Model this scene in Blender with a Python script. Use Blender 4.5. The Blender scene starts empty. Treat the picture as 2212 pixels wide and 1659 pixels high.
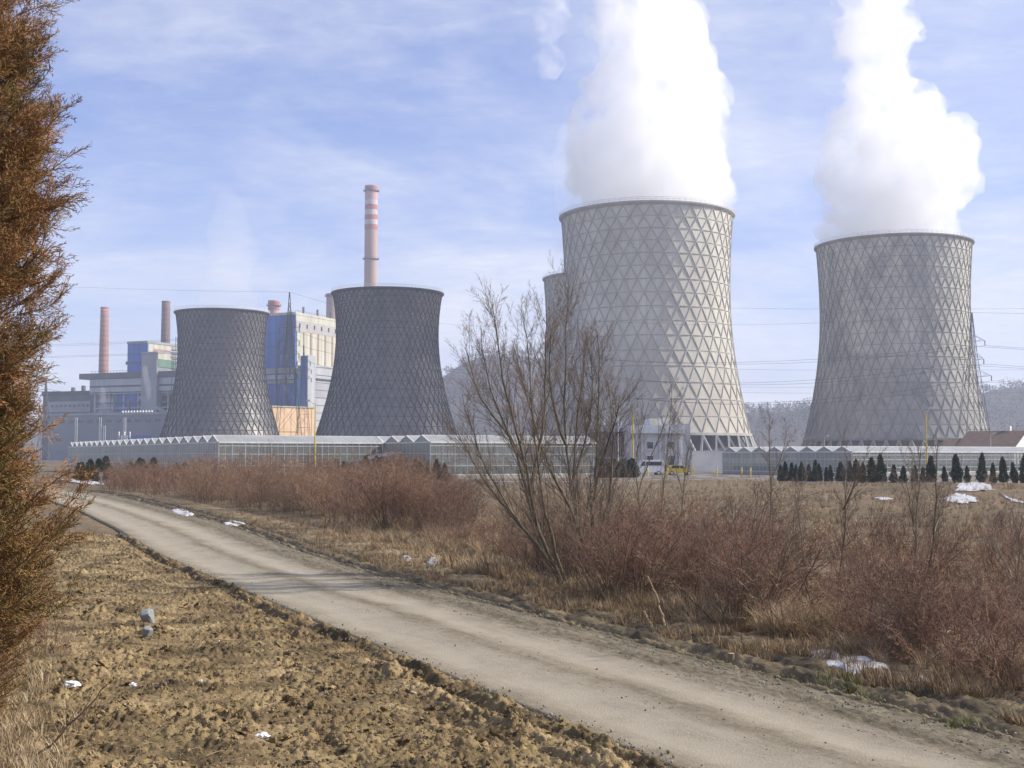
import bpy, math
import numpy as np

sc = bpy.context.scene
COL = sc.collection
F, H = 2765.0, 2.7                      # focal length in reference pixels (2212 wide), eye height
PITCH = math.atan((985 - 829.5) / F)
CP, SP = math.cos(PITCH), math.sin(PITCH)
SUN_AZ, SUN_EL = math.radians(88), math.radians(36)


def ray(u, v):
    a, b = (u - 1106) / F, (829.5 - v) / F
    return a, CP - b * SP, SP + b * CP


def at(u, v, Y):
    x, y, z = ray(u, v)
    t = Y / y
    return np.array((x * t, Y, H + z * t))


def gnd(u, v, z=0.0):
    x, y, zz = ray(u, v)
    t = (z - H) / zz
    return np.array((x * t, y * t, z))


def ux(u, Y):
    return at(u, 900, Y)[0]


def vz(v, Y, u=1106):
    return at(u, v, Y)[2]


# ------------------------------------------------------------------ noise
def _hash(ix, iy, iz, seed):
    h = (ix.astype(np.int64) * 374761393 + iy.astype(np.int64) * 668265263 + iz.astype(np.int64) * 2147483647 + seed * 974634777) & 0xffffffff
    h = ((h ^ (h >> 13)) * 1274126177) & 0xffffffff
    h = ((h ^ (h >> 16)) * 2246822519) & 0xffffffff
    return (h ^ (h >> 15)) / 4294967296.0


def noise2(x, y, seed=0):
    ix, iy = np.floor(x), np.floor(y)
    fx, fy = x - ix, y - iy
    z = np.zeros_like(ix)
    sx, sy = fx * fx * fx * (fx * (fx * 6 - 15) + 10), fy * fy * fy * (fy * (fy * 6 - 15) + 10)

    def g(dx, dy):
        a = _hash(ix + dx, iy + dy, z, seed) * 2 * math.pi
        return np.cos(a) * (fx - dx) + np.sin(a) * (fy - dy)
    a = g(0, 0) * (1 - sx) + g(1, 0) * sx
    b = g(0, 1) * (1 - sx) + g(1, 1) * sx
    return (a * (1 - sy) + b * sy) * 1.5


def fbm2(x, y, octv=4, seed=0, gain=.5):
    r, a = np.zeros_like(x), 1.0
    for o in range(octv):
        r = r + a * noise2(x, y, seed + o * 17)
        x, y, a = x * 2.03 + 13.7, y * 2.03 + 7.1, a * gain
    return r


def vnoise3(p, seed=0):
    i = np.floor(p)
    f = p - i
    s = f * f * (3 - 2 * f)
    r = 0
    for dx in (0, 1):
        for dy in (0, 1):
            for dz in (0, 1):
                w = (s[:, 0] if dx else 1 - s[:, 0]) * (s[:, 1] if dy else 1 - s[:, 1]) * (s[:, 2] if dz else 1 - s[:, 2])
                r = r + w * _hash(i[:, 0] + dx, i[:, 1] + dy, i[:, 2] + dz, seed)
    return r * 2 - 1


def fbm3(p, octv=4, seed=0, gain=.5):
    r, a = 0, 1.0
    for o in range(octv):
        r = r + a * vnoise3(p, seed + 31 * o)
        p, a = p * 2.02 + 5.3, a * gain
    return r


def lumps(x, y, cell, seed, fill=.6):
    """rounded clods: max over jittered cells of a small dome of random size"""
    px, py = x / cell, y / cell
    ix, iy = np.floor(px), np.floor(py)
    z = np.zeros_like(ix)
    out = np.zeros_like(x)
    for dx in (-1, 0, 1):
        for dy in (-1, 0, 1):
            cx, cy = ix + dx, iy + dy
            r1, r2 = _hash(cx, cy, z, seed), _hash(cx, cy, z, seed + 5)
            r3, r4 = _hash(cx, cy, z, seed + 9), _hash(cx, cy, z, seed + 14)
            rad = .25 + .55 * r4
            ex = 1.0 + .5 * (r2 - .5)
            d2 = ((px - cx - r1) * ex) ** 2 + ((py - cy - r2) / ex) ** 2
            hgt = np.sqrt(np.clip(1 - d2 / rad ** 2, 0, 1)) * rad * 1.3
            out = np.maximum(out, np.where(r3 < fill, hgt, 0))
    return out * cell


# ------------------------------------------------------------------ mesh building
class MB:
    def __init__(s):
        s.v, s.q, s.t, s.a, s.n = [], [], [], [], 0

    def add(s, v, q=None, t=None, a=0.5):
        v = np.asarray(v, float).reshape(-1, 3)
        if q is not None and len(q):
            s.q.append(np.asarray(q, np.int64).reshape(-1, 4) + s.n)
        if t is not None and len(t):
            s.t.append(np.asarray(t, np.int64).reshape(-1, 3) + s.n)
        s.v.append(v)
        s.a.append(np.broadcast_to(np.asarray(a, float), (len(v),)))
        s.n += len(v)
        return s

    def box(s, x0, x1, y0, y1, z0, z1, fr=None):
        p = np.array([(x, y, z) for z in (z0, z1) for y in (y0, y1) for x in (x0, x1)], float)
        if fr is not None:
            p = fr(p)
        return s.add(p, [(0, 2, 3, 1), (4, 5, 7, 6), (0, 1, 5, 4), (1, 3, 7, 5), (3, 2, 6, 7), (2, 0, 4, 6)])

    def prism(s, poly, h0, h1, axis='y', fr=None):
        """poly in two axes extruded along the third ('y': poly is (x,z); 'z': poly is (x,y); 'x': poly is (y,z))"""
        poly = np.asarray(poly, float)
        n = len(poly)

        def mk(h):
            c = np.full(n, h)
            if axis == 'y':
                return np.stack([poly[:, 0], c, poly[:, 1]], 1)
            if axis == 'x':
                return np.stack([c, poly[:, 0], poly[:, 1]], 1)
            return np.stack([poly[:, 0], poly[:, 1], c], 1)
        p = np.concatenate([mk(h0), mk(h1), mk(h0).mean(0)[None], mk(h1).mean(0)[None]])
        if fr is not None:
            p = fr(p)
        k = np.arange(n)
        j = (k + 1) % n
        s.add(p, np.stack([k, j, j + n, k + n], 1),
              np.concatenate([np.stack([j, k, np.full(n, 2 * n)], 1), np.stack([k + n, j + n, np.full(n, 2 * n + 1)], 1)]))
        return s

    def segs(s, P0, P1, R0, R1, n=3, a=0.5):
        P0, P1 = np.asarray(P0, float).reshape(-1, 3), np.asarray(P1, float).reshape(-1, 3)
        m = len(P0)
        R0, R1 = np.broadcast_to(np.asarray(R0, float), (m,)), np.broadcast_to(np.asarray(R1, float), (m,))
        d = P1 - P0
        d = d / np.maximum(np.linalg.norm(d, axis=1, keepdims=True), 1e-9)
        ref = np.where(np.abs(d[:, 2:3]) > .9, np.array([[1., 0, 0]]), np.array([[0, 0, 1.]]))
        e1 = np.cross(d, ref)
        e1 /= np.maximum(np.linalg.norm(e1, axis=1, keepdims=True), 1e-9)
        e2 = np.cross(d, e1)
        ang = np.arange(n) * 2 * math.pi / n + math.pi / n
        off = np.cos(ang)[None, :, None] * e1[:, None, :] + np.sin(ang)[None, :, None] * e2[:, None, :]
        v = np.concatenate([P0[:, None] + off * R0[:, None, None], P1[:, None] + off * R1[:, None, None]], 1)
        k = np.arange(n)
        j = (k + 1) % n
        q = np.stack([k, j, j + n, k + n], 1)[None] + (np.arange(m) * 2 * n)[:, None, None]
        av = np.repeat(np.broadcast_to(np.asarray(a, float), (m,)), 2 * n)
        return s.add(v.reshape(-1, 3), q.reshape(-1, 4), None, av)

    def path(s, pts, r, n=6):
        pts = np.asarray(pts, float)
        r = np.broadcast_to(np.asarray(r, float), (len(pts),))
        return s.segs(pts[:-1], pts[1:], r[:-1], r[1:], n)

    def lathe(s, prof, n=32, c=(0, 0, 0), cap=True, a0=0.0):
        prof = np.asarray(prof, float)
        ang = np.arange(n) * 2 * math.pi / n + a0
        m = len(prof)
        v = np.stack([prof[:, 0][:, None] * np.cos(ang) + c[0], prof[:, 0][:, None] * np.sin(ang) + c[1],
                      np.repeat(prof[:, 1][:, None], n, 1) + c[2]], 2).reshape(-1, 3)
        k = np.arange(n)
        j = (k + 1) % n
        q = np.concatenate([np.stack([k + i * n, j + i * n, j + (i + 1) * n, k + (i + 1) * n], 1) for i in range(m - 1)])
        t = None
        if cap:
            v = np.concatenate([v, [(c[0], c[1], prof[0, 1] + c[2]), (c[0], c[1], prof[-1, 1] + c[2])]])
            t = np.concatenate([np.stack([j, k, np.full(n, m * n)], 1),
                                np.stack([k + (m - 1) * n, j + (m - 1) * n, np.full(n, m * n + 1)], 1)])
        return s.add(v, q, t)

    def grid(s, X, Y, Z, a=0.5):
        r, c = X.shape
        i = np.arange(r * c).reshape(r, c)
        q = np.stack([i[:-1, :-1], i[:-1, 1:], i[1:, 1:], i[1:, :-1]], -1).reshape(-1, 4)
        if not np.isscalar(a):
            a = a.reshape(-1)
        return s.add(np.stack([X, Y, Z], -1).reshape(-1, 3), q, None, a)

    def tiles(s, pv, pq, Ms, Ts, a=None, pt=None):
        """many copies of a small prototype: pv verts, pq quads, Ms (m,3,3), Ts (m,3)"""
        m, k = len(Ts), len(pv)
        v = np.einsum('mij,kj->mki', Ms, pv) + Ts[:, None, :]
        off = (np.arange(m) * k)[:, None, None]
        q = (pq[None] + off).reshape(-1, 4) if pq is not None else None
        t = (pt[None] + off).reshape(-1, 3) if pt is not None else None
        av = .5 if a is None else np.repeat(a, k)
        return s.add(v.reshape(-1, 3), q, t, av)

    def build(s, name, mat, parent=None, smooth=False, local=False):
        v = np.concatenate(s.v)
        if parent is not None and not local:
            v = v - np.array(parent.location)
        q = np.concatenate(s.q) if s.q else np.zeros((0, 4), np.int64)
        t = np.concatenate(s.t) if s.t else np.zeros((0, 3), np.int64)
        me = bpy.data.meshes.new(name)
        me.vertices.add(len(v))
        me.vertices.foreach_set('co', v.astype(np.float32).ravel())
        nl = q.size + t.size
        me.loops.add(nl)
        me.loops.foreach_set('vertex_index', np.concatenate([q.ravel(), t.ravel()]).astype(np.int32))
        me.polygons.add(len(q) + len(t))
        ls = np.concatenate([np.arange(len(q)) * 4, q.size + np.arange(len(t)) * 3]).astype(np.int32)
        me.polygons.foreach_set('loop_start', ls)
        me.polygons.foreach_set('use_smooth', np.full(len(ls), bool(smooth)))
        at_ = me.attributes.new('rnd', 'FLOAT', 'POINT')
        at_.data.foreach_set('value', np.concatenate(s.a).astype(np.float32))
        me.update(calc_edges=True)
        if mat is not None:
            me.materials.append(mat)
        o = bpy.data.objects.new(name, me)
        COL.objects.link(o)
        if parent is not None:
            o.parent = parent
        return o


def frame(ox, oy, yaw, oz=0.0):
    c, s_ = math.cos(yaw), math.sin(yaw)

    def f(p):
        p = np.asarray(p, float)
        return np.stack([ox + p[:, 0] * c - p[:, 1] * s_, oy + p[:, 0] * s_ + p[:, 1] * c, p[:, 2] + oz], 1)
    return f


def tag(o, label, cat, group=None):
    o['label'], o['category'] = label, cat
    if group:
        o['group'] = group
    return o


def thing(name, label, cat, loc, group=None):
    o = bpy.data.objects.new(name, None)
    o.empty_display_size = .2
    COL.objects.link(o)
    o.location = tuple(float(c) for c in loc)
    return tag(o, label, cat, group)


def struct(o):
    o['kind'] = 'structure'
    return o


def stuff(o, label=None, cat=None):
    o['kind'] = 'stuff'
    if label:
        tag(o, label, cat)
    return o


def dup(root, loc, rotz=0.0, scale=(1, 1, 1), label=None, group=None, tilt=(0, 0)):
    r = root.copy()
    COL.objects.link(r)
    r.location = tuple(float(c) for c in loc)
    r.rotation_euler = (tilt[0], tilt[1], rotz)
    r.scale = scale
    if label:
        r['label'] = label
    if group:
        r['group'] = group
    for ch in root.children:
        c = ch.copy()
        COL.objects.link(c)
        c.parent = r
        for g in ch.children:
            d = g.copy()
            COL.objects.link(d)
            d.parent = c
    return r


# ------------------------------------------------------------------ materials
class NT:
    def __init__(s, name):
        s.m = bpy.data.materials.new(name)
        s.m.use_nodes = True
        s.t = s.m.node_tree
        s.t.nodes.clear()
        s.out = s.n('ShaderNodeOutputMaterial')

    def n(s, typ, **kw):
        x = s.t.nodes.new(typ)
        for k, v in kw.items():
            if hasattr(x, k) and not k[0].isupper():
                setattr(x, k, v)
            else:
                x.inputs[k].default_value = v
        return x

    def l(s, a, b):
        s.t.links.new(a, b)

    def coord(s, scale=(1, 1, 1), kind='Object'):
        tc = s.n('ShaderNodeTexCoord')
        mp = s.n('ShaderNodeMapping')
        mp.inputs['Scale'].default_value = scale
        s.l(tc.outputs[kind], mp.inputs['Vector'])
        return mp.outputs['Vector']

    def noise(s, scale, detail=4, rough=.55, vec=None, dist=0):
        x = s.n('ShaderNodeTexNoise')
        x.inputs['Scale'].default_value = scale
        x.inputs['Detail'].default_value = detail
        x.inputs['Roughness'].default_value = rough
        x.inputs['Distortion'].default_value = dist
        if vec is None:
            vec = s.coord()
        s.l(vec, x.inputs['Vector'])
        return x.outputs['Fac']

    def ramp(s, fac, stops, interp='LINEAR'):
        x = s.n('ShaderNodeValToRGB')
        e = x.color_ramp.elements
        x.color_ramp.interpolation = interp
        while len(e) < len(stops):
            e.new(.5)
        for k, (p, c) in enumerate(stops):
            e[k].position = p
            if not hasattr(c, '__len__'):
                c = (c, c, c)
            e[k].color = (*c, 1)
        s.l(fac, x.inputs['Fac'])
        return x.outputs['Color']

    def mix(s, fac, a, b, mode='MIX'):
        x = s.n('ShaderNodeMix', data_type='RGBA', blend_type=mode)
        for sock, val in ((x.inputs[0], fac), (x.inputs[6], a), (x.inputs[7], b)):
            if isinstance(val, bpy.types.NodeSocket):
                s.l(val, sock)
            elif hasattr(val, '__len__'):
                sock.default_value = (*val, 1)
            else:
                sock.default_value = val
        return x.outputs[2]

    def math(s, op, a, b=0.0, c=0.0, clamp=False):
        x = s.n('ShaderNodeMath', operation=op, use_clamp=clamp)
        for sock, val in zip(x.inputs, (a, b, c)):
            if isinstance(val, bpy.types.NodeSocket):
                s.l(val, sock)
            else:
                sock.default_value = val
        return x.outputs[0]

    def attr(s, name='rnd'):
        return s.n('ShaderNodeAttribute', attribute_name=name).outputs['Fac']

    def bsdf(s, col, rough=.8, bump=None, strength=.5, dist=.02, spec=.3, metal=0.0):
        p = s.n('ShaderNodeBsdfPrincipled')
        for sock, val in ((p.inputs['Base Color'], col), (p.inputs['Roughness'], rough)):
            if isinstance(val, bpy.types.NodeSocket):
                s.l(val, sock)
            elif hasattr(val, '__len__'):
                sock.default_value = (*val, 1)
            else:
                sock.default_value = val
        p.inputs['Specular IOR Level'].default_value = spec
        p.inputs['Metallic'].default_value = metal
        if bump is not None:
            b = s.n('ShaderNodeBump')
            b.inputs['Strength'].default_value = strength
            b.inputs['Distance'].default_value = dist
            s.l(bump, b.inputs['Height'])
            s.l(b.outputs['Normal'], p.inputs['Normal'])
        s.l(p.outputs[0], s.out.inputs['Surface'])
        return p


def pmat(name, c1, c2=None, scale=1.0, rough=.8, stretch=(1, 1, 1), lo=.35, hi=.65, bump=0, bdist=.02, metal=0.0, spec=.3, detail=5):
    t = NT(name)
    if c2 is None:
        c2 = tuple(c * .8 for c in c1)
    v = t.coord(stretch)
    f = t.noise(scale, detail, .6, v)
    col = t.ramp(f, [(lo, c2), (hi, c1)])
    t.bsdf(col, rough, f if bump else None, bump, bdist, spec, metal)
    return t.m


def twig_mat(name, stops, rough=.7):
    """bark colour that differs from shoot to shoot (rnd) and plant to plant"""
    t = NT(name)
    oi = t.n('ShaderNodeObjectInfo')
    f = t.math('ADD', t.math('MULTIPLY', t.attr(), .5), t.math('MULTIPLY', oi.outputs['Random'], .5))
    col = t.ramp(f, stops)
    t.bsdf(col, rough, spec=.25)
    return t.m
EXPOSURE, SUN_E, SKY_S = .40, 5.3, .088
SKY_TINT = (1.14, 1.14, 1.54)
CLOUD_COL, CLOUD_K, CLOUD_LOC = (.70, .715, .78), 1.0, (.35, .2, 0)
HAZE_D = 2.7e-4
# ------------------------------------------------------------------ camera, render, light
cam = bpy.data.cameras.new('camera')
cam.sensor_width = 36.0
cam.lens = 36.0 * F / 2212.0
cam.clip_start, cam.clip_end = .1, 8000
co = bpy.data.objects.new('camera', cam)
COL.objects.link(co)
co.location = (0, 0, H)
co.rotation_euler = (math.pi / 2 + PITCH, 0, 0)
sc.camera = co
sc.view_settings.view_transform = 'Standard'
sc.view_settings.look = 'None'
sc.view_settings.exposure = EXPOSURE
sc.view_settings.gamma = 1
cy = sc.cycles
cy.use_denoising = True
cy.max_bounces, cy.diffuse_bounces, cy.glossy_bounces, cy.transmission_bounces = 16, 3, 3, 6
cy.volume_bounces = 14
cy.transparent_max_bounces = 24
cy.sample_clamp_indirect = 8
cy.caustics_reflective = cy.caustics_refractive = False

sun = bpy.data.lights.new('sun', 'SUN')
sun.energy, sun.angle, sun.color = SUN_E, math.radians(.53), (1, .92, .77)
so = bpy.data.objects.new('sun', sun)
COL.objects.link(so)
S = Vector((math.sin(SUN_AZ) * math.cos(SUN_EL), math.cos(SUN_AZ) * math.cos(SUN_EL), math.sin(SUN_EL))) if False else None
from mathutils import Vector
S = Vector((math.sin(SUN_AZ) * math.cos(SUN_EL), math.cos(SUN_AZ) * math.cos(SUN_EL), math.sin(SUN_EL)))
so.rotation_euler = S.to_track_quat('Z', 'Y').to_euler()
so.location = (60, 0, 60)

w = bpy.data.worlds.new('World')
sc.world = w
w.use_nodes = True
wt = w.node_tree
bg = wt.nodes['Background']
sky = wt.nodes.new('ShaderNodeTexSky')
sky.sky_type = 'NISHITA'
sky.sun_disc = False
sky.sun_elevation, sky.sun_rotation = SUN_EL, SUN_AZ
sky.altitude, sky.air_density, sky.dust_density, sky.ozone_density = 200, 1.0, 1.2, 3.0
bg.inputs['Strength'].default_value = SKY_S


def wn(typ, **kw):
    x = wt.nodes.new(typ)
    for k, v in kw.items():
        setattr(x, k, v)
    return x


def wmath(op, a, b=0.0, clamp=False):
    x = wn('ShaderNodeMath', operation=op, use_clamp=clamp)
    for s_, val in zip(x.inputs, (a, b)):
        if isinstance(val, bpy.types.NodeSocket):
            wt.links.new(val, s_)
        else:
            s_.default_value = val
    return x.outputs[0]


# thin streaky high cloud: a layer seen in perspective, denser and whiter towards the horizon
tc = wn('ShaderNodeTexCoord')
sep = wn('ShaderNodeSeparateXYZ')
wt.links.new(tc.outputs['Generated'], sep.inputs[0])
den = wmath('ADD', wmath('MAXIMUM', sep.outputs[2], 0.0), .16)
comb = wn('ShaderNodeCombineXYZ')
wt.links.new(wmath('DIVIDE', sep.outputs[0], den), comb.inputs[0])
wt.links.new(wmath('DIVIDE', sep.outputs[1], den), comb.inputs[1])


def wnoise(scale, detail, rough, mscale, rot, loc=(0, 0, 0), dist=0.0):
    mp = wn('ShaderNodeMapping')
    mp.inputs['Scale'].default_value = mscale
    mp.inputs['Rotation'].default_value = (0, 0, rot)
    mp.inputs['Location'].default_value = loc
    wt.links.new(comb.outputs[0], mp.inputs['Vector'])
    nz = wn('ShaderNodeTexNoise')
    nz.inputs['Scale'].default_value = scale
    nz.inputs['Detail'].default_value = detail
    nz.inputs['Roughness'].default_value = rough
    nz.inputs['Distortion'].default_value = dist
    wt.links.new(mp.outputs[0], nz.inputs['Vector'])
    return nz.outputs['Fac']


def wramp(fac, stops):
    x = wn('ShaderNodeValToRGB')
    e = x.color_ramp.elements
    while len(e) < len(stops):
        e.new(.5)
    for k, (p, c) in enumerate(stops):
        e[k].position = p
        e[k].color = (c, c, c, 1)
    wt.links.new(fac, x.inputs['Fac'])
    return x.outputs['Color']


big = wramp(wnoise(.85, 6, .58, (1, .9, 1), .5, CLOUD_LOC, .4), [(.42, 0), (.62, 1)])
streak = wramp(wnoise(3.0, 8, .62, (1, 1.7, 1), .45, (4.2, 1.3, 0), .5), [(.36, 0), (.72, 1)])
fine = wramp(wnoise(13, 7, .65, (1, 1.7, 1), .2, (0, 0, 0), .6), [(.3, .25), (.7, 1)])
cl = wmath('MULTIPLY', wmath('ADD', wmath('MULTIPLY', big, .75), wmath('MULTIPLY', wmath('MULTIPLY', streak, fine), .30)), wmath('ADD', wmath('MULTIPLY', fine, .35), .65))
hz = wmath('MULTIPLY', wmath('POWER', wmath('SUBTRACT', 1.0, wmath('MAXIMUM', sep.outputs[2], 0.0), True), 9.0), .55)
cl = wmath('ADD', wmath('MULTIPLY', cl, CLOUD_K), hz, True)
mx = wn('ShaderNodeMix', data_type='RGBA')
wt.links.new(cl, mx.inputs[0])
tint = wn('ShaderNodeMix', data_type='RGBA', blend_type='MULTIPLY')
tint.inputs[0].default_value = 1
tint.inputs[7].default_value = (*SKY_TINT, 1)
wt.links.new(sky.outputs[0], tint.inputs[6])
wt.links.new(tint.outputs[2], mx.inputs[6])
mx.inputs[7].default_value = (*[c / SKY_S for c in CLOUD_COL], 1)
wt.links.new(mx.outputs[2], bg.inputs['Color'])

# ------------------------------------------------------------------ ground, soil, road
RY = np.array([2, 4, 11.5, 16, 30.5, 36, 49, 64, 76, 91, 105, 126.])
RR = np.array([9.6, 8.66, 5.1, 3.07, -3.6, -5.8, -10.6, -16.9, -22.0, -28.6, -36, -49.])
RL = np.array([5.7, 4.77, 1.25, -.85, -7.56, -10.0, -15.2, -21.6, -27.2, -34.6, -43, -58.])


def smooth(a, b, x):
    t = np.clip((x - a) / (b - a), 0, 1)
    return t * t * (3 - 2 * t)


def r_right(y):
    return np.interp(y, RY, RR)


def r_left(y):
    return np.interp(y, RY, RL)


MOUND = [(gnd(2100, 1062), 7.0, .42), (gnd(2200, 1075), 6.0, .5), (gnd(1950, 1058), 8.0, .35), (gnd(1560, 1045), 9.0, .3)]


def terrain(x, y):
    """height of the open field"""
    z = .10 * fbm2(x / 3.0, y / 3.0, 4, 3) * smooth(20, 34, y) + .22 * fbm2(x / 22, y / 22, 2, 8) * smooth(30, 60, y) * (1 - smooth(105, 118, y))
    for c, r, a in MOUND:
        z = z + a * np.exp(-((x - c[0]) ** 2 + (y - c[1]) ** 2) / r ** 2)
    z = z * smooth(0, 6, x - r_right(y) - 1.5)
    return z


def zg(x, y):
    return float(terrain(np.array([float(x)]), np.array([float(y)]))[0])


ys = np.concatenate([[-80, -40, -15, -4, 0, 2], np.geomspace(4, 400, 560), np.geomspace(410, 3400, 60)])
us = np.linspace(-1, 1, 470)
us = np.sign(us) * np.abs(us) ** 1.15
GY, GU = np.meshgrid(ys, us, indexing='ij')
GX = GU * (30 + .8 * np.maximum(GY, 0))
GZ = terrain(GX, GY)
inroad = (GX > r_left(GY) - .3) & (GX < r_right(GY) + .3) & (GY < 126) & (GY > 2)
insoil = (GX > r_left(GY) - 9.4) & (GX < r_right(GY) + 4.4) & (GY < 45) & (GY > 4)
insoil |= (GX > r_left(GY) - .3) & (GX < r_right(GY) + 3.4) & (GY < 100) & (GY > 4)
GZ = GZ - np.where(GY < 43.5, .22, .07) * (inroad | insoil) + .015 * fbm2(GX * 2, GY * 2, 3, 21)
cross = np.abs(GY - 132) < 4.2
GZ = np.where(cross, -.05, GZ)

t = NT('field_ground')
v = t.coord()
n1, n2, n3 = t.noise(.35, 5, .6, v), t.noise(3.0, 6, .65, v), t.noise(.05, 3, .5, v)
c = t.ramp(n2, [(.28, (.06, .043, .027)), (.5, (.14, .10, .062)), (.72, (.27, .205, .13))])
c2 = t.ramp(n2, [(.3, (.05, .046, .03)), (.7, (.15, .13, .085))])
c = t.mix(t.ramp(n1, [(.42, 0), (.62, 1)]), c, c2)
c = t.mix(t.ramp(n3, [(.4, 0), (.7, .5)]), c, (.24, .18, .12))
t.bsdf(c, .95, n2, .8, .08, spec=.1)
M_FIELD = t.m
mb = MB()
mb.grid(GX, GY, GZ)
struct(mb.build('ground', M_FIELD, smooth=True))

# bare clay heap ground left of the track
Ys = 7.5 * np.exp(np.linspace(0, math.log(46 / 7.5), 820))
cs = np.linspace(0, 1, 560)
SY, SCc = np.meshgrid(Ys, cs, indexing='ij')
ST = SCc * 9.6                                    # metres left of the track edge (along x)
SX = r_left(SY) + .05 - ST
wob = .18 * noise2(SY / 2.1, SY * 0 + 3.3, 5)
d = ST + wob
big_ = fbm2(SX / 1.3, SY / 1.3, 3, 40)
rough = smooth(-.55, .35, fbm2(SX / .9, SY / .9, 2, 77))
WX, WY = SX + .05 * noise2(SX * 7, SY * 7, 101) + .02 * noise2(SX * 19, SY * 19, 103), SY + .05 * noise2(SX * 7, SY * 7, 102) + .02 * noise2(SX * 19, SY * 19, 104)
crumb = 1 - 2 * np.abs(fbm2(SX / .16, SY / .16, 3, 105))
z = .045 * big_ + (.25 + .75 * rough) * (.10 * lumps(WX, WY, .36, 1, .30) + .24 * lumps(WX + .3, WY, .15, 2, .5) + .036 * crumb) + .52 * lumps(WX, WY, .07, 3, .6) * (.4 + .6 * rough) + .012 * (1 - 2 * np.abs(fbm2(SX * 13, SY * 13, 3, 9)))
z += .06 * smooth(1.2, 4.0, d)
near = 1 - smooth(13, 19, SY)
gap = smooth(-.25, .2, noise2(SY / 1.7, SY * 0 + 8.1, 15))
ridge = np.exp(-((d - .75) / .15) ** 2) * (.055 * near + .026 * gap)
z += ridge * (1 + .5 * noise2(SX * 6, SY * 6, 55)) + (ridge > .008) * .5 * lumps(WX, WY, .085, 61, .85) * np.minimum(ridge / .05, 1)
ridge2 = np.exp(-((d - .26) / .07) ** 2) * .05 * (.4 + .6 * gap)
z += ridge2 * (1 + .8 * noise2(SX * 9, SY * 9, 56))
z -= .05 * np.exp(-((d - .45) / .12) ** 2)
z = z * smooth(0, .12, ST) - .03 * (1 - smooth(0, .1, ST)) - .35 * smooth(8.4, 9.6, ST) - .3 * smooth(43, 46, SY) - .2 * (1 - smooth(7.5, 8, SY))
damp_shade = np.clip(.44 + .38 * fbm2(SX / 1.1, SY / .8, 5, 90, .65) + .22 * np.exp(-((d - .35) / .25) ** 2) - .35 * np.clip(ridge * 12, 0, 1) * (d > .6), 0, 1)  # damp patches and rut, deepened to paint in shade among the clods
t = NT('clay_soil')
v = t.coord()
n1, n2, n3 = t.noise(9, 6, .65, v), t.noise(60, 4, .6, v), t.noise(1.1, 3, .6, v)
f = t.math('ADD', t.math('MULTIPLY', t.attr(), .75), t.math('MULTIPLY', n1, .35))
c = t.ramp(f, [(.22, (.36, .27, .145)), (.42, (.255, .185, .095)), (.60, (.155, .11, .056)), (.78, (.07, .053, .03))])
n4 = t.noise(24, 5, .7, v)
c = t.mix(t.ramp(n2, [(.56, 0), (.75, .4)]), c, (.44, .36, .24))
c = t.mix(t.ramp(n4, [(.32, .7), (.46, 0)]), c, (.065, .047, .028))  # shade of tiny gaps between clods put into the colour
c = t.mix(t.ramp(n3, [(.5, 0), (.7, .3)]), c, (.20, .17, .085))
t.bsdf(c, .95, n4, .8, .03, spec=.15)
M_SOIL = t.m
mb = MB()
mb.grid(SX[:, ::-1], SY[:, ::-1], z[:, ::-1], damp_shade[:, ::-1])
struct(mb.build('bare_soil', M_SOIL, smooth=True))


def soil_z(x, y):
    k = np.argmin(np.abs(Ys - y))
    j = int(np.clip(round((r_left(y) + .05 - x) / 9.6 * 559), 0, 559))
    return float(z[k, j])


soil_zg, soil_grid = soil_z, z.copy()

# the track itself
Ys2 = 4.0 * np.exp(np.linspace(0, math.log(126 / 4.0), 1500))
fr_ = np.linspace(0, 1, 120)
TY, TF = np.meshgrid(Ys2, fr_, indexing='ij')
lo_, hi_ = r_left(TY), r_right(TY)
TW = hi_ - lo_
mw = TF * 3.7
S_ = TY * 1.12
wv = .05 * noise2(S_ / 3.0, S_ * 0, 70)
fq = TF + wv * .7 + .02 * noise2(S_ / .8, mw * 2, 71)


def bump_(x, c_, w_):
    return np.exp(-((x - c_) / w_) ** 2)


pale = .42 + .50 * bump_(fq, .20, .15) + .48 * bump_(fq, .585, .115) - .10 * bump_(fq, .42, .04) + .12 * bump_(fq, .335, .05)
pale -= .16 * smooth(.70, .80, fq) - .12 * bump_(fq, .9, .06)
streaks = noise2(S_ / 2.6, mw * 14, 72) * .5 + noise2(S_ / 1.1, mw * 30, 73) * .35
pale += streaks * (.09 + .20 * smooth(.66, .8, fq) + .08 * bump_(fq, .42, .06))
pale += .10 * fbm2(TF * TW / .5, TY / .9, 4, 74)
pale -= .25 * (1 - smooth(0, .035, TF)) + .22 * smooth(.955, 1, TF)
grit = noise2(TF * TW * 16, TY * 10, 75) * noise2(TF * TW * 9 + 3, TY * 6, 76)
rgh = np.clip(1.1 - pale, 0, 1)
pale += (.55 * grit + .10 * noise2(TF * TW * 5, TY * 4, 79)) * (.25 + rgh)
tz = .012 + .03 * np.sin(TF * math.pi) - .028 * bump_(fq, .20, .12) - .024 * bump_(fq, .585, .10) + .010 * streaks * rgh * smooth(.5, .8, TF + .1) + .016 * np.abs(grit) * rgh + .5 * lumps(TF * TW, TY, .07, 78, .35) * rgh * smooth(.6, .8, fq)
tz -= .05 * (1 - smooth(0, .02, TF)) + .03 * smooth(.98, 1, TF)
t = NT('gravel_track')
v = t.coord()
n1, n2 = t.noise(38, 5, .7, v), t.noise(2.0, 5, .6, v)
f = t.math('ADD', t.attr(), t.math('MULTIPLY', t.math('SUBTRACT', n1, .5), .5))
c = t.ramp(f, [(.12, (.095, .08, .054)), (.38, (.165, .14, .098)), (.62, (.255, .222, .163)), (.92, (.345, .307, .237))])
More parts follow.
